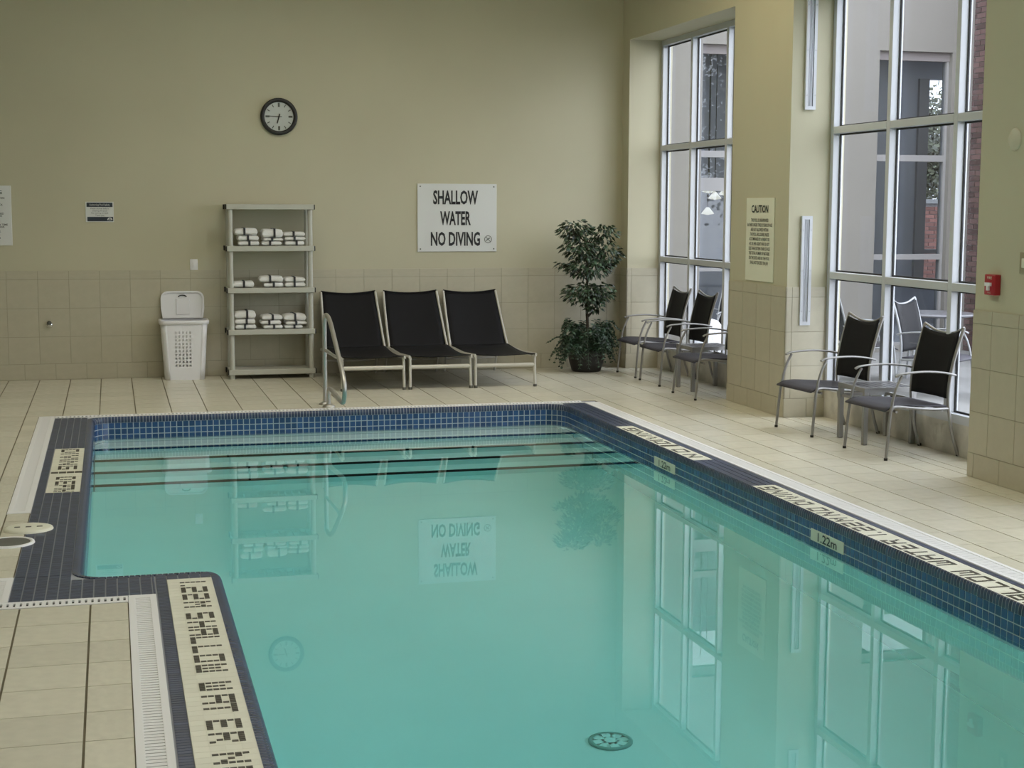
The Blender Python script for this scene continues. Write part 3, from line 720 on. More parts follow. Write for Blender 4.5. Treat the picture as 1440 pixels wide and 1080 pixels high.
# ------------------------------------------------------------------ ceiling lamps (above the frame)
for i, (x, y, pw, cl) in enumerate(LAMPS):
    t = thing('ceiling_light', 'square ceiling light panel above ' + ('the near left deck', 'the near end of the pool', 'the skimmer lids on the left deck', 'the middle of the pool', 'the left half of the pool steps', 'the right half of the pool steps', 'the deck beside the caution sign pillar')[i], 'light', (x, y, CEIL_Z), group='ceiling light panels')
    MB().box((-0.66, -0.66, -0.08), (-0.61, 0.66, 0)).box((0.61, -0.66, -0.08), (0.66, 0.66, 0)).box((-0.61, -0.66, -0.08), (0.61, -0.61, 0)).box((-0.61, 0.61, -0.08), (0.61, 0.66, 0)).build('frame', m_alu, t)

# ------------------------------------------------------------------ shelving unit with towels
SX0, SX1, SY0, SY1 = 1.172, 2.058, 16.03, 16.40
t = thing('shelving_unit', 'grey plastic shelving unit stacked with white towels', 'shelf', ((SX0+SX1)/2, (SY0+SY1)/2, 0))
SHZ = [0.10, 0.520, 0.955, 1.390, 1.822]
for i, zt in enumerate(SHZ):
    s = MB().rbox((SX0-0.008, SY0-0.008, zt-0.055), (SX1+0.008, SY0+0.022, zt), 0.004, 1, smooth=False).rbox((SX0-0.008, SY1-0.022, zt-0.055), (SX1+0.008, SY1+0.008, zt), 0.004, 1, smooth=False)
    s.box((SX0-0.004, SY0+0.02, zt-0.053), (SX0+0.02, SY1-0.02, zt)).box((SX1-0.02, SY0+0.02, zt-0.053), (SX1+0.004, SY1-0.02, zt))
    s.box((SX0, SY0, zt-0.016), (SX1, SY1, zt-0.004))
    for q in range(1, 12): s.box((SX0+0.074*q-0.006, SY0, zt-0.04), (SX0+0.074*q+0.006, SY1, zt-0.014))
    sh = s.build('shelf_board', m_shelf, t, True)
    k = MB()
    for x0, x1 in ((SX0-0.020, SX0-0.007), (SX1+0.007, SX1+0.020)):
        for y0, y1 in ((SY0-0.006, SY0+0.07), (SY1-0.07, SY1+0.006)): k.rbox((x0, y0, zt-0.054), (x1, y1, zt-0.002), 0.003, 1, smooth=False)
    k.build('corner_cap', m_black, sh, True)
    if i < 4:
        for x in (SX0+0.030, SX1-0.030):
            for y in (SY0+0.036, SY1-0.036):
                MB().lathe([(0.027, zt-0.006), (0.0265, zt+0.02), (0.025, (zt+SHZ[i+1])/2), (0.0265, SHZ[i+1]-0.07), (0.027, SHZ[i+1]-0.05)], (x, y, 0), 14).build('post', m_shelf, t, True)
for x in (SX0+0.030, SX1-0.030):
    for y in (SY0+0.036, SY1-0.036): MB().lathe([(0.026, 0.0), (0.027, 0.05)], (x, y, 0), 14).build('foot', m_shelf, t, True)
# towels: a folded slab with a dark paper band
def towel_mesh(wd, dp, h, sag, seed):
    rn = random.Random(seed); mb = MB(); n = 22; m_ = 14
    ph = [rn.uniform(0, 6.28) for _ in range(4)]
    def f(u, v):
        ang = 2*PI*v; ex = 0.34
        cy_, sy_ = math.cos(ang), math.sin(ang)
        yy = math.copysign(abs(cy_)**ex, cy_)*dp/2; zz = math.copysign(abs(sy_)**(ex+0.35), sy_)*h/2
        x = (u-0.5)*wd; e = abs(2*u-1); sh = 1-0.45*max(0, (e-0.86)/0.14)**2
        if e > 0.999: sh *= 0.72
        crease = -0.05*h*math.exp(-((zz/h)/0.06)**2)*math.copysign(1, yy) if abs(cy_) > 0.75 else 0
        bulge = 1+0.05*math.sin(5*u+ph[0])+0.03*math.sin(11*u+ph[1])
        return (x, yy*(0.98+0.02*sh)+crease, h/2 + zz*sh*bulge - sag*(e**2)*h*0.25*(1 if zz > 0 else 0))
    mb.grid(f, n, m_*2)
    for u in (0.0, 1.0): mb.add([f(u, j/(2*m_)) for j in range(2*m_)], [tuple(range(2*m_))])
    return mb
tw_me = {}
def add_towel(x, y, z, wd, h, label, rz=0.0, tint=0):
    key = (round(wd, 3), round(h, 3), tint)
    if key not in tw_me:
        a = towel_mesh(wd, 0.26, h, 0.5 if tint else 0.2, len(tw_me)+3).mesh('towel', m_towel)
        b = MB(); y0, y1 = -0.135, 0.135; bw = 0.011
        b.box((-bw, y0, 0.004), (bw, y0+0.004, h*0.99)).box((-bw, y1-0.004, 0.004), (bw, y1, h*0.99)).box((-bw, y0, h*1.0), (bw, y1, h*1.0+0.003)).box((-bw, y0, -0.0), (bw, y1, 0.002))
        tw_me[key] = (a, b.mesh('band', m_band))
    a, b = tw_me[key]
    o = bpy.data.objects.new('folded_towel', a); C.objects.link(o); o.location = (x, y, z); o.rotation_euler = (0, 0, rz)
    tag(o, label, 'towel', 'folded towels on the shelves')
    bb = bpy.data.objects.new('band', b); C.objects.link(bb); bb.parent = o; bb.location.x = random.uniform(-0.02, 0.02)
stacks = [('top towel shelf', 3, 1.392, [(1.375, [0.050, 0.055, 0.075], [0.215, 0.215, 0.235], [0.02, 0.012, -0.01]), (1.632, [0.048, 0.030, 0.095], [0.205, 0.205, 0.215], [0.0, 0.01, 0.005]), (1.868, [0.052, 0.040, 0.050], [0.20, 0.215, 0.225], [0.0, 0.0, 0.0])]),
          ('middle towel shelf', 2, 0.957, [(1.335, [0.066], [0.215], [0]), (1.622, [0.052, 0.066], [0.20, 0.250], [0.02, 0.0]), (1.868, [0.052, 0.052], [0.215, 0.215], [0, 0])]),
          ('bottom towel shelf', 1, 0.522, [(1.345, [0.050, 0.056, 0.082], [0.215, 0.210, 0.220], [0, -0.005, 0]), (1.620, [0.042, 0.046, 0.055], [0.20, 0.21, 0.215], [0.01, -0.012, 0.0]), (1.862, [0.036, 0.040, 0.075], [0.19, 0.22, 0.235], [-0.015, 0.01, -0.005])])]
side = ('left', 'middle', 'right')
for shelf, _, z0, sts in stacks:
    for si, (x, hs, ws, dx) in enumerate(sts):
        z = z0
        for i, h in enumerate(hs):
            n_ = len(hs)
            if n_ == 1: lab = 'single white folded towel lying at the left of the %s' % shelf
            else:
                pos = 'lowest' if i == 0 else ('topmost' if i == n_-1 else 'second')
                lab = '%s white folded towel in the %s stack on the %s' % (pos, side[si], shelf)
            add_towel(x+dx[i], 16.185+random.uniform(-0.006, 0.006), z, ws[i], h, lab, random.uniform(-0.05, 0.05), 1 if i == n_-1 and n_ > 1 else 0)
            z += h + 0.002

# ------------------------------------------------------------------ laundry basket
def rrect(hx, hy, r_, n=5):
    pts = []
    for cx, cyy, a0 in ((hx-r_, hy-r_, 0), (-hx+r_, hy-r_, 90), (-hx+r_, -hy+r_, 180), (hx-r_, -hy+r_, 270)):
        for i in range(n+1):
            a = math.radians(a0+90*i/n); pts.append((cx+r_*math.cos(a), cyy+r_*math.sin(a)))
    return pts
BXc, BYc = 0.718, 16.245
t = thing('laundry_basket', 'white plastic laundry basket with perforated front and open lid', 'basket', (BXc, BYc, 0))
def loft(mb, secs, smooth=True):
    n = len(secs[0][0]); vs = [(x, y, z) for pts, z in secs for x, y in pts]
    mb.add(vs, [(i*n+k, i*n+(k+1) % n, (i+1)*n+(k+1) % n, (i+1)*n+k) for i in range(len(secs)-1) for k in range(n)], smooth)
bk = MB(); z0, z1 = 0.0, 0.60
hx = lambda z: 0.200+0.036*z/0.6
hy = lambda z: 0.135+0.03*z/0.6
SL = 0.055
def front_shell():      # front face as a lattice with real holes
    xs = [-0.101+0.038*i for i in range(6)]; 
    cols = [(-0.0885+0.0365*i, 0.009) for i in range(5)]; rowsz = [(0.15+0.0385*j, 0.0108) for j in range(10)]
    xe = sorted({-1.0, 1.0} | {c+s*w_ for c, w_ in cols for s in (-1, 1)}); ze = sorted({z0, z1} | {c+s*w_ for c, w_ in rowsz for s in (-1, 1)})
    V = {}; mb = MB(); vs = []; fs = []
    def vid(i, j):
        if (i, j) not in V:
            z = ze[j]; x = xe[i]
            if abs(x) == 1.0: x = x*(hx(z)-SL)
            V[(i, j)] = len(vs); vs.append((x, -hy(z), z))
        return V[(i, j)]
    hole = lambda x, z: any(abs(x-c) < w_ for c, w_ in cols) and any(abs(z-c) < w_ for c, w_ in rowsz)
    for i in range(len(xe)-1):
        for j in range(len(ze)-1):
            xm, zm = (xe[i]+xe[i+1])/2, (ze[j]+ze[j+1])/2
            if abs(xm) < 0.11 and hole(xm, zm): continue
            fs.append((vid(i, j), vid(i+1, j), vid(i+1, j+1), vid(i, j+1)))
    mb.add(vs, fs); return mb
fsb = front_shell(); bk.add(fsb.v, fsb.f)
def side_pts(z):
    pts = rrect(hx(z), hy(z), SL)       # starts at +x side; drop the straight front edge
    k = [p for p in pts]; i0 = min(range(len(k)), key=lambda i: (round(k[i][1]+hy(z), 5), -k[i][0]))
    return k[i0:]+k[:i0]
secs = [(side_pts(z), z) for z in (0.0, 0.15, 0.3, 0.45, 0.6)]
n = len(secs[0][0]); vs = [(x, y, z) for pts, z in secs for x, y in pts]
bk.add(vs, [(i*n+k, i*n+(k+1) % n, (i+1)*n+(k+1) % n, (i+1)*n+k) for i in range(len(secs)-1) for k in range(n) if not (abs(secs[0][0][k][1]+hy(0)) < 1e-4 and abs(secs[0][0][(k+1) % n][1]+hy(0)) < 1e-4)], True)
bk.add([(x, y, 0.004) for x, y in rrect(hx(0), hy(0), SL)], [tuple(range(24))])
bo = bk.build('basket_body', m_white, t)
md = bo.modifiers.new('solid', 'SOLIDIFY'); md.thickness = 0.006; md.offset = 0
rm = MB(); loft(rm, [(rrect(0.236, 0.165, 0.055), 0.575), (rrect(0.252, 0.180, 0.06), 0.580), (rrect(0.256, 0.184, 0.06), 0.612), (rrect(0.252, 0.180, 0.06), 0.622), (rrect(0.226, 0.150, 0.05), 0.620), (rrect(0.226, 0.150, 0.05), 0.575)])
rm.build('rim', m_white, t)
ld = MB(); lt = Matrix.Translation((0, 0.150, 0.624)) @ Matrix.Rotation(math.radians(-8), 4, 'X')
def lid_pts(hx_, z0_, z1_, r0, r1, n=6):
    pts = [(hx_*0.97-0.01, z0_), (hx_-0.0, z0_+0.1)]
    for i in range(n+1): a = math.radians(90*i/n); pts.append((hx_-r1+r1*math.cos(a), z1_-r1+r1*math.sin(a)))
    return pts + [(-x, z) for x, z in reversed(pts)]
lp = lid_pts(0.224, 0.0, 0.285, 0.02, 0.075); lp2 = lid_pts(0.205, 0.018, 0.268, 0.02, 0.065); n = len(lp)
vs = [lt @ Vector((x, 0.0, z)) for x, z in lp] + [lt @ Vector((x, -0.03, z)) for x, z in lp] + [lt @ Vector((x, -0.030, z)) for x, z in lp2] + [lt @ Vector((x, -0.012, z)) for x, z in lp2]
ld.add(vs, [tuple(range(n))] + [(i+k*n, (i+1) % n+k*n, (i+1) % n+(k+1)*n, i+(k+1)*n) for k in range(3) for i in range(n)] + [tuple(reversed(range(3*n, 4*n)))])
ld.rbox((-0.068, -0.022, 0.035), (0.075, -0.011, 0.205), 0.005, 1, lt, False)
lo = ld.build('lid', m_white, t)
MB().tube([lt @ Vector((0.048*math.sin(a), -0.020, 0.212+0.03*math.cos(a))) for a in [math.radians(-65+130*i/8) for i in range(9)]], 0.006, 6).build('handle_slot', m_black, lo)
MB().rbox((-0.05, -0.024, 0.014), (0.06, -0.008, 0.024), 0.003, 1, lt).build('hinge', m_white, lo)

# ------------------------------------------------------------------ handrail
def smooth_path(pts, n=6):
    P = [Vector(p) for p in pts]; P = [P[0]*2-P[1]] + P + [P[-1]*2-P[-2]]; o_ = []
    for i in range(1, len(P)-2):
        for k in range(n):
            u = k/n; a, b, c, d = P[i-1], P[i], P[i+1], P[i+2]
            o_.append(0.5*((2*b)+(c-a)*u+(2*a-5*b+4*c-d)*u*u+(3*b-a-3*c+d)*u**3))
    o_.append(P[-2]); return o_
RX = 1.872
t = thing('pool_handrail', 'stainless steel pool handrail at the far edge by the steps', 'handrail', (RX, 13.70, 0))
pts = [(RX-0.008, 13.80, 0.0), (RX-0.008, 13.80, 0.45), (RX-0.008, 13.79, 0.76), (RX-0.006, 13.74, 0.82), (RX, 13.62, 0.815), (RX, 13.45, 0.765), (RX, 13.20, 0.64), (RX, 12.95, 0.505), (RX, 12.76, 0.40), (RX, 12.665, 0.32), (RX, 12.65, 0.235), (RX, 12.71, 0.165), (RX, 12.82, 0.145), (RX, 13.10, 0.155), (RX, 13.45, 0.175), (RX, 13.585, 0.165), (RX, 13.625, 0.12), (RX, 13.63, 0.0)]
MB().tube(smooth_path(pts), 0.0205, 12, ref=(1, 0, 0)).build('rail_tube', m_steel, t, True)
MB().tube([(RX-0.008, 13.80, 0.50), (RX, 13.12, 0.50), (RX, 12.99, 0.515)], 0.014, 10, ref=(1, 0, 0)).build('cross_bar', m_steel, t, True)
for y in (13.80, 13.63): MB().lathe([(0.021, 0.028), (0.034, 0.024), (0.056, 0.010), (0.058, 0.0)], (RX-(0.008 if y > 13.7 else 0), y, 0), 20).build('flange', m_steel, t, True)

# ------------------------------------------------------------------ loungers
def make_lounger(label, loc):
    t = thing('sun_lounger', label, 'sun lounger', loc, 0, 'black sling loungers along the back wall')
    W = 0.315; yf, yh, zt_ = -0.60, 0.56, 0.335
    for s_ in (-1, 1):
        MB().tube([(s_*(W-0.006), yf+0.01, 0.0), (s_*(W-0.010), yf+0.03, 0.30), (s_*(W-0.014), yf+0.03, zt_-0.01)], 0.0145, 8).build('front_leg', m_lframe, t)
        MB().tube([(s_*(W-0.03), 1.00, 0.0), (s_*(W-0.03), 0.93, 0.15), (s_*(W-0.03), 0.86, zt_-0.06)], 0.0145, 8).build('rear_leg', m_lframe, t)
        MB().tube([(s_*W, yf, zt_-0.012), (s_*W, -0.1, zt_-0.035), (s_*W, yh, zt_-0.025), (s_*W, 0.90, zt_-0.06)], 0.0145, 8, (1.25, 0.8)).build('side_rail', m_lframe, t)
        MB().tube([(s_*W, yh-0.01, zt_-0.02), (s_*(W-0.005), yh+0.13, 0.47), (s_*(W-0.012), yh+0.29, 0.665), (s_*(W-0.02), yh+0.455, 0.882)], 0.0135, 8).build('back_rail', m_lframe, t)
        MB().lathe([(0.0, 0.0), (0.019, 0.0), (0.019, 0.022), (0.015, 0.026)], (s_*(W-0.006), yf+0.01, 0.0), 10).build('foot_cap', m_gink, t)
    MB().tube([(-W, yf+0.025, 0.222), (W, yf+0.025, 0.222)], 0.021, 8, (1.0, 0.6)).build('front_crossbar', m_lframe, t)
    MB().tube([(-W+0.03, 0.93, 0.15), (W-0.03, 0.93, 0.15)], 0.012, 8).build('rear_crossbar', m_lframe, t)
    MB().tube([(-W+0.05, yh+0.22, 0.56), (-W+0.06, 0.90, 0.28), (W-0.06, 0.90, 0.28), (W-0.05, yh+0.22, 0.56)], 0.008, 6).build('back_prop', m_frame, t)
    Ws = W-0.010
    def seat(u, v):
        x = (u-0.5)*2*Ws; y = yf-0.005+(yh+0.0-yf)*v; c_ = 1-(2*u-1)**2
        return (x, y, zt_+0.004-0.028*math.sin(PI*min(1, v*1.1))-0.028*c_*(0.4+0.6*math.sin(PI*v)))
    s = MB().grid(seat, 10, 12); so = s.build('seat_sling', m_sling, t); so.modifiers.new('solid', 'SOLIDIFY').thickness = 0.006
    def back(u, v):
        x = (u-0.5)*2*(Ws-0.010*v); c_ = 1-(2*u-1)**2; y = yh+0.46*v; z = zt_-0.02+0.572*v
        d = 0.022*c_*math.sin(PI*v)+0.006*c_
        return (x, y+d*0.8, z-d*0.6-(0.012*c_ if v > 0.97 else 0)+ (0.012*(1-c_) if v > 0.97 else 0))
    b = MB().grid(back, 10, 14); bo_ = b.build('back_sling', m_sling, t); bo_.modifiers.new('solid', 'SOLIDIFY').thickness = 0.006
    MB().tube([back(u/10, 0.99) for u in range(11)], 0.009, 6).build('top_bar', m_sling, t)
    return t
l0 = make_lounger('black sling lounger nearest the handrail and shelves, leftmost of the three', (2.470, 15.345, 0))
dup(l0, (3.148, 15.345, 0), label='middle black sling lounger of the three along the back wall')
dup(l0, (3.812, 15.335, 0), label='black sling lounger nearest the potted plant, rightmost of the three')

# ------------------------------------------------------------------ armchairs (front faces -x)
def make_chair(name, label, loc, rz, fm, group, cat='chair'):
    t = thing(name, label, cat, loc, rz, group)
    for s_ in (-1, 1):
        MB().tube(smooth_path([(-0.305, s_*0.297, 0.0), (-0.290, s_*0.295, 0.18), (-0.275, s_*0.290, 0.34), (-0.262, s_*0.288, 0.395)], 4), 0.0115, 8).build('front_leg', fm, t)
        MB().tube(smooth_path([(-0.262, s_*0.288, 0.385), (-0.255, s_*0.288, 0.44), (-0.225, s_*0.287, 0.53), (-0.185, s_*0.285, 0.607)], 4), 0.0105, 8).build('arm_post', fm, t)
        MB().tube(smooth_path([(-0.235, s_*0.287, 0.604), (-0.18, s_*0.287, 0.622), (0.0, s_*0.283, 0.632), (0.16, s_*0.272, 0.620), (0.265, s_*0.262, 0.598)], 4), 0.019, 8, (0.45, 1.0), ref=(0, 0, 1)).build('armrest', fm, t)
        MB().tube(smooth_path([(0.315, s_*0.258, 0.0), (0.265, s_*0.255, 0.16), (0.232, s_*0.250, 0.33), (0.222, s_*0.250, 0.46), (0.240, s_*0.250, 0.62), (0.283, s_*0.252, 0.79), (0.330, s_*0.256, 0.940)], 4), 0.0135, 8, (1.15, 0.8)).build('back_upright', fm, t)
        MB().tube(smooth_path([(-0.275, s_*0.285, 0.362), (-0.22, s_*0.275, 0.382), (-0.05, s_*0.262, 0.365), (0.10, s_*0.255, 0.352), (0.226, s_*0.250, 0.352)], 4), 0.0125, 8).build('seat_rail', fm, t)
        MB().lathe([(0.0, 0.0), (0.014, 0.0), (0.014, 0.018)], (-0.305, s_*0.297, 0), 8).build('foot_cap', m_black, t)
        MB().lathe([(0.0, 0.0), (0.015, 0.0), (0.015, 0.018)], (0.315, s_*0.258, 0), 8).build('foot_cap', m_black, t)
    MB().tube([(-0.215, -0.275, 0.345), (-0.215, 0.275, 0.345)], 0.010, 8).build('stretcher', fm, t)
    MB().tube([(0.226, -0.25, 0.352), (0.226, 0.25, 0.352)], 0.010, 8).build('stretcher', fm, t)
    def seat(u, v):
        y = (u-0.5)*2*(0.283-0.03*v); c_ = 1-(2*u-1)**2; x = -0.315+0.525*v
        z = 0.372 + 0.022*math.sin(PI*min(1, v/0.35)*0.5) - 0.03*v - 0.020*c_*math.sin(PI*v) - (0.022*(1-v/0.12) if v < 0.12 else 0)
        return (x, y, z)
    MB().grid(seat, 8, 14).build('seat_sling', m_seat, t).modifiers.new('solid', 'SOLIDIFY').thickness = 0.012
    def back(u, v):
        y = (u-0.5)*2*0.238; c_ = 1-(2*u-1)**2
        z = 0.425+0.49*v - (0.036*c_*max(0, (v-0.7)/0.3)); zz = 0.425+0.49*v
        x = 0.222+0.10*max(0, (zz-0.45)/0.5)**1.5 + 0.022*c_
        return (x, y, z)
    MB().grid(back, 8, 14).build('back_sling', m_sling, t).modifiers.new('solid', 'SOLIDIFY').thickness = 0.008
    MB().tube(smooth_path([(0.330, -0.256, 0.940), (0.342, -0.13, 0.898), (0.346, 0.0, 0.886), (0.342, 0.13, 0.898), (0.330, 0.256, 0.940)], 4), 0.0105, 8).build('top_rail', fm, t)
    return t
GRP = 'sling armchairs under the windows'
c0 = make_chair('armchair', 'black sling armchair with grey legs beside the potted plant', (5.665, 15.515, 0), 0.0, m_frame, GRP)
dup(c0, (5.650, 14.735, 0), 0.0, 'second black sling armchair from the plant, before the far window')
dup(c0, (5.590, 13.600, 0), 0.0, 'black sling armchair half hidden by the pillar with the caution sign', GRP)
dup(c0, (5.615, 11.235, 0), 0.06, 'black sling armchair to the left of the near window table', GRP)
dup(c0, (5.645, 10.08, 0), 0.04, 'black sling armchair closest to the camera beside the fire alarm pillar', GRP)
def make_table(label, loc):
    t = thing('side_table', label, 'table', loc, 0, 'low side tables between the armchairs'); h = 0.22
    for sx in (-1, 1):
        for sy in (-1, 1): MB().rbox((sx*(h-0.0)-0.019*(1+sx), sy*h-0.019*(1+sy), 0.0), (sx*h+0.019*(1-sx), sy*h+0.019*(1-sy), 0.415), 0.004, 1, smooth=False).build('leg', m_frame, t)
    f = MB()
    for s_ in (-1, 1): f.box((-h, s_*(h-0.012)-0.012, 0.405), (h, s_*(h-0.012)+0.012, 0.440)); f.box((s_*(h-0.012)-0.012, -h+0.024, 0.405), (s_*(h-0.012)+0.012, h-0.024, 0.440))
    f.build('table_frame', m_frame, t)
    for i in range(6): MB().rbox((-h+0.026+0.0655*i, -h+0.024, 0.418), (-h+0.026+0.0655*i+0.058, h-0.024, 0.438), 0.003, 1, smooth=False).build('slat', m_tabletop, t)
    f = MB()
    for s_ in (-1, 1): f.box((-h+0.02, s_*(h-0.02)-0.008, 0.330), (h-0.02, s_*(h-0.02)+0.008, 0.352)).box((s_*(h-0.02)-0.008, -h+0.02, 0.330), (s_*(h-0.02)+0.008, h-0.02, 0.352))
    f.build('lower_rail', m_frame, t)
    return t
t0 = make_table('low grey slatted side table between the two near armchairs', (5.745, 10.665, 0))
dup(t0, (5.715, 14.155, 0), label='low grey slatted side table before the far window, left of the pillar')

# ------------------------------------------------------------------ potted plant
PXc, PYc = 5.065, 16.02
t = thing('potted_plant', 'artificial tiered ficus tree with ferns in a dark pot', 'plant', (PXc, PYc, 0))
MB().lathe([(0.0, 0.0), (0.150, 0.0), (0.160, 0.01), (0.190, 0.10), (0.205, 0.20), (0.212, 0.21), (0.212, 0.235), (0.195, 0.235), (0.190, 0.20)], (0, 0, 0), 28).build('pot', m_pot, t)
MB().disc((0, 0, 0.205), 0.192, 28).build('soil', m_soil, t)
MB().tube(smooth_path([(0.0, 0.0, 0.26), (0.012, 0.0, 0.5), (-0.005, 0.005, 0.8), (0.01, 0.0, 1.1), (0.0, 0.0, 1.45)], 5), [0.017]*8+[0.014]*8+[0.010]*5, 8).build('trunk', m_bark, t)
br = MB(); lf = MB(); rn = random.Random(11)
def leaf(mb, p, d, L, w_):
    d = d.normalized(); s_ = d.cross(Vector((0, 0, 1))); s_ = s_.normalized() if s_.length > 1e-3 else Vector((1, 0, 0))
    s_ = (Matrix.Rotation(rn.uniform(-0.9, 0.9), 3, d) @ s_); u = s_.cross(d)
    mid = p+d*L*0.45+u*L*0.08
    mb.add([p, mid+s_*w_-u*w_*0.35, p+d*L-u*L*0.12, mid-s_*w_-u*w_*0.35, mid], [(0, 1, 4), (1, 2, 4), (2, 3, 4), (3, 0, 4)])
clumps = [((-0.14, 0.02, 1.56), (0.17, 0.15, 0.11), 190), ((0.18, 0.0, 1.53), (0.16, 0.15, 0.10), 150), ((-0.09, -0.02, 1.36), (0.20, 0.18, 0.12), 250), ((0.20, 0.0, 1.30), (0.19, 0.17, 0.15), 240),
          ((0.02, -0.02, 1.16), (0.27, 0.20, 0.12), 270), ((-0.24, 0.0, 1.17), (0.12, 0.12, 0.06), 40), ((-0.02, 0.0, 0.865), (0.24, 0.2, 0.12), 330), ((0.14, -0.02, 0.88), (0.16, 0.15, 0.11), 130), ((0.07, -0.04, 0.735), (0.11, 0.1, 0.06), 60)]
for c_, rr, nn in clumps:
    c_ = Vector(c_); base = Vector((0, 0, max(0.5, c_.z-0.16)))
    for b_ in range(5):
        e = c_ + Vector((rn.uniform(-1, 1)*rr[0], rn.uniform(-1, 1)*rr[1], rn.uniform(-0.5, 0.8)*rr[2]))*0.8
        br.tube([base, (base+e)/2+Vector((0, 0, 0.02)), e], [0.006, 0.004, 0.002], 5)
    for k in range(nn):
        while True:
            q = Vector((rn.uniform(-1, 1), rn.uniform(-1, 1), rn.uniform(-1, 1)))
            if q.length <= 1 and q.length > 0.25: break
        p = c_ + Vector((q.x*rr[0], q.y*rr[1], q.z*rr[2]))
        if p.y > 0.34: p.y = 0.34
        d = Vector((q.x, q.y, q.z*0.3-0.35+rn.uniform(-0.3, 0.3))); leaf(lf, p, d, rn.uniform(0.05, 0.085), rn.uniform(0.014, 0.021))
br.build('branch', m_bark, t)
o = lf.build('foliage', m_leaf, t); o['kind'] = 'stuff'
fr = MB()
for k in range(110):
    a = rn.uniform(0, 2*PI); L = rn.uniform(0.22, 0.36)*(1.0 if math.cos(a) < 0.3 else 0.82); rise = rn.uniform(0.04, 0.24); base = Vector((0.09*math.cos(a), 0.09*math.sin(a), 0.24))
    if math.sin(a) > 0.3: L *= 0.7
    drop = rn.uniform(0.08, 0.30); prev = None; pts = []
    for i in range(13):
        u = i/12; rr_ = L*(u**0.85); pts.append(base + Vector((rr_*math.cos(a), rr_*math.sin(a)*0.85, rise*math.sin(PI*min(1, u*1.25)*0.62)*1.6 - drop*u**2.2)))
    for i in range(1, 13):
        d = (pts[i]-pts[i-1]).normalized(); s_ = Vector((-math.sin(a), math.cos(a), 0)); ll = 0.062*math.sin(PI*(i/13)**0.7)+0.014
        for sg in (-1, 1): leaf(fr, pts[i], s_*sg+d*0.55+Vector((0, 0, -0.15)), ll, 0.0125)
    fr.tube(pts, 0.0022, 4)
o = fr.build('fern_fronds', m_fern, t); o['kind'] = 'stuff'

# ------------------------------------------------------------------ the courtyard outside
YF = 17.6
g = struct('ground', MB().box((6.15, -20, -0.45), (40, 45, -0.21)), m_pave)
struct('trim_2', MB().box((6.15, -8.0, -0.21), (30.0, YF, -0.03)), m_pave)
def px(x, y, Y):                     # photo pixel -> facade point used to size the openings
    d = fwd*F_PX + rgt*(x-720) - upv*(y-540); k = Y/d.y; return d.x*k, CAM_H+d.z*k
W1 = (7.01, 8.05); W2 = (9.38, 10.40); ZT1, ZT2 = 3.78, 3.77
ob = thing('hotel_building', 'beige stucco building across the courtyard, seen through the windows', 'building', (8.0, YF, -0.03))
f = MB(); T = 0.24; TOP = 7.0
f.box((5.6, YF, -0.2), (W1[0], YF+T, TOP)).box((W1[1], YF, -0.2), (W2[0], YF+T, TOP)).box((W2[1], YF, -0.2), (10.72, YF+T, TOP))
f.box((W1[0], YF, ZT1), (W1[1], YF+T, TOP)).box((W2[0], YF, ZT2), (W2[1], YF+T, TOP)).box((W2[0], YF, -0.2), (W2[1], YF+T, 0.05))
f.build('stucco_wall', m_stucco, ob, True)
def far_window(x0, x1, zt, bars, z0, name, ygl):
    fr_ = MB(); a = 0.035
    fr_.box((x0, ygl-0.04, z0), (x0+a, ygl+0.04, zt)).box((x1-a, ygl-0.04, z0), (x1, ygl+0.04, zt)).box((x0+a, ygl-0.04, zt-a), (x1-a, ygl+0.04, zt)).box((x0+a, ygl-0.04, z0), (x1-a, ygl+0.04, z0+a))
    for b0, b1 in bars: fr_.box((x0+a, ygl-0.04, b0), (x1-a, ygl+0.04, b1))
    o = fr_.build(name, m_farframe, ob, True)
    MB().box((x0+0.02, ygl-0.004, z0+0.02), (x1-0.02, ygl+0.004, zt-0.02)).build('pane', m_glass2, o, True)
    MB().box((x0, YF+0.02, zt-0.001), (x1, YF+T, zt+0.2)).box((x0, ygl-0.05, zt-0.11), (x1, ygl+0.02, zt)).build('head_panel', m_stuccod, o, True)
far_window(W1[0], W1[1], ZT1, [(2.42, 2.50), (2.01, 2.17), (1.02, 1.06)], 0.0, 'glazed_door', YF+0.12)
far_window(W2[0], W2[1], ZT2, [(2.40, 2.48), (1.15, 1.22)], 0.05, 'window_frame', YF+0.12)
# room behind the glass
rmx = MB(); RY = 21.6
rmx.box((5.6, YF+T, -0.2), (16.0, RY+0.2, 0.0)).box((5.6, YF+T, 4.15), (16.0, RY+0.2, 4.35)).box((5.4, YF+T, 0), (5.6, RY+0.2, 4.15)).box((16.0, YF+T, 0), (16.2, RY+0.2, 4.15))
bx0, bx1 = 12.20, 13.30
rmx.box((5.6, RY, 0), (bx0, RY+0.2, 4.15)).box((bx1, RY, 0), (16.0, RY+0.2, 4.15)).box((bx0, RY, 3.80), (bx1, RY+0.2, 4.15)).box((bx0, RY, 0), (bx1, RY+0.2, 0.6)).box((10.72, YF, -0.2), (16.2, YF+T, TOP))
rmx.build('room_shell', m_room, ob, True)
o = MB().box((bx0-0.02, RY-0.06, 0.6), (bx0+0.15, RY+0.1, 3.80)).box((bx0+0.16, RY-0.04, 1.10), (bx1, RY+0.06, 1.17)).build('rear_window_frame', m_farframe, ob, True)
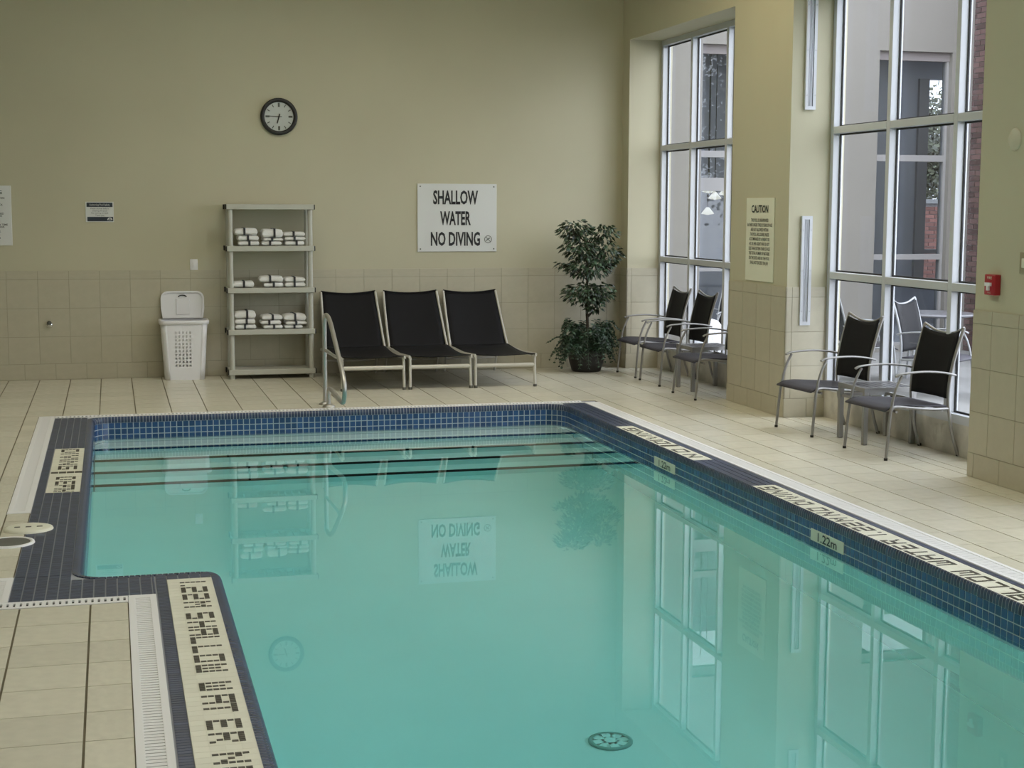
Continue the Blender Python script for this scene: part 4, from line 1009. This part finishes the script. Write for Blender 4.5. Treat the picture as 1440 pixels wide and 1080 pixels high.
for k, (x, z, y) in enumerate(((7.93, 2.02, 19.6), (8.10, 1.93, 19.8), (8.34, 1.99, 20.0), (8.24, 1.72, 20.4))):
    t = thing('pendant_lamp', ('lit cream pendant lamp inside the far glazed door, %s of four' % ('upper left', 'centre', 'right', 'lowest')[k]), 'lamp', (x, y, z))
    MB().lathe([(0.02, 0.09), (0.095, 0.0), (0.0, -0.02)], (0, 0, 0), 14).build('lamp_shade', emis('lamp_glow', (1.0, 0.93, 0.75), 0.9), t)
    MB().tube([(0, 0, 0.10), (0, 0, 4.15-z)], 0.006, 6).build('cord', m_black, t)
# brick pier at the right end of the facade
t = thing('brick_pier', 'brown brick wall at the right end of the courtyard', 'wall', (10.8, 16.6, -0.03))
MB().box((10.705, 15.3, -0.03), (11.2, YF, 7.0)).build('mortar_core', m_mortar, t, True)
b = MB(); z = -0.02; rrow = 0
while z < 6.0:
    for a, c_ in cells(15.3, YF, 15.3-(0.1 if rrow % 2 else 0), 0.205): b.box((10.693, a+0.005, z), (10.72, c_-0.005, z+0.057))
    z += 0.068; rrow += 1
o = b.build('brick', m_brick, t, True); o['kind'] = 'stuff'
# garden wall seen through the room
t = thing('garden_wall', 'red brick garden wall with stone cap, seen through the far room', 'wall', (15.0, 26.2, -0.21))
MB().box((12.0, 26.0, -0.21), (20.0, 26.4, 1.9)).build('mortar_core', m_mortar, t, True)
b = MB(); z = -0.1; rrow = 0
while z < 1.82:
    for a, c_ in cells(13.0, 18.0, 13.0-(0.11 if rrow % 2 else 0), 0.22): b.box((a+0.006, 25.985, z), (c_-0.006, 26.03, z+0.062))
    z += 0.075; rrow += 1
o = b.build('brick', m_brick2, t, True); o['kind'] = 'stuff'
MB().box((12.0, 25.94, 1.9), (20.0, 26.46, 1.98)).build('cap_stone', m_pave, t, True)
# trees
def make_tree(label, x, y, h, rad, seed, nleaf, zb=-0.21):
    rn_ = random.Random(seed); t = thing('garden_tree', label, 'tree', (x, y, zb))
    MB().tube([(0, 0, 0), (0.05, 0, h*0.35), (-0.05, 0.05, h*0.7), (0, 0, h*0.92)], [0.12, 0.10, 0.06, 0.02], 8).build('trunk', m_bark, t)
    bb = MB(); lv = MB()
    for k in range(26):
        a = rn_.uniform(0, 2*PI); z_ = h*rn_.uniform(0.25, 0.8); L = rad*rn_.uniform(0.5, 1.0)
        e = Vector((L*math.cos(a), L*math.sin(a), z_+L*0.5)); s_ = Vector((0, 0, z_)); bb.tube([s_, (s_+e)/2+Vector((0, 0, 0.1)), e], [0.03, 0.02, 0.006], 5)
        for q in range(nleaf//26):
            u = rn_.uniform(0.25, 1.05); p = s_.lerp(e, u) + Vector((rn_.gauss(0, 0.22), rn_.gauss(0, 0.22), rn_.gauss(0, 0.22)))
            d = Vector((rn_.uniform(-1, 1), rn_.uniform(-1, 1), rn_.uniform(-1, 0.6))).normalized(); s2 = d.orthogonal().normalized(); w_ = rn_.uniform(0.03, 0.055); L2 = w_*2.6
            lv.add([p, p+d*L2*0.5+s2*w_, p+d*L2, p+d*L2*0.5-s2*w_], [(0, 1, 2, 3)])
    bb.build('branch', m_bark, t); o = lv.build('foliage', m_tree, t); o['kind'] = 'stuff'
make_tree('leafy garden tree behind the red brick garden wall', 16.0, 28.2, 4.9, 1.9, 3, 9000)
make_tree('leafy garden tree further back behind the red brick garden wall', 21.4, 34.0, 5.6, 2.2, 21, 9000)
make_tree('leafy tree reflected in the far upper door pane', 12.6, 6.0, 6.2, 2.0, 5, 5200)
make_tree('leafy tree standing across the courtyard, reflected in far glass', 18.5, 2.0, 6.8, 2.2, 9, 5200)
# patio furniture
PG = 'patio chairs outside the windows'
m_pframe = mat('pale_patio_frame', (0.30, 0.31, 0.32), 0.35, 0.2)
pc = make_chair('patio_chair', 'patio chair with pale frame outside the middle of the near window', (7.85, 13.45, -0.03), 2.2, m_pframe, PG)
dup(pc, (8.40, 12.70, -0.03), 0.4, 'patio chair with pale frame at the right pane of the near window')
dup(pc, (7.75, 14.75, -0.03), 2.9, 'patio chair with pale frame at the left pane of the near window')
dup(pc, (6.95, 16.85, -0.03), 0.3, 'patio chair with pale frame outside the far window')
t = thing('patio_table', 'round grey patio table outside the near window', 'table', (8.45, 14.55, -0.03))
MB().lathe([(0.0, 0.70), (0.44, 0.70), (0.45, 0.715), (0.44, 0.73), (0.0, 0.73)], (0, 0, 0), 32).build('table_top', m_tabletop, t)
for k in range(4): MB().tube([(0.30*math.cos(k*PI/2+0.4), 0.30*math.sin(k*PI/2+0.4), 0.0), (0.24*math.cos(k*PI/2+0.4), 0.24*math.sin(k*PI/2+0.4), 0.70)], 0.014, 8).build('leg', m_pframe, t)
t = thing('stone_mound', 'white speckled stone mound outside behind the second armchair', 'stone', (6.52, 16.15, -0.03))
MB().lathe([(0.30, 0.0), (0.31, 0.2), (0.26, 0.42), (0.14, 0.56), (0.0, 0.60)], (0, 0, 0), 20).build('mound', m_snow, t)
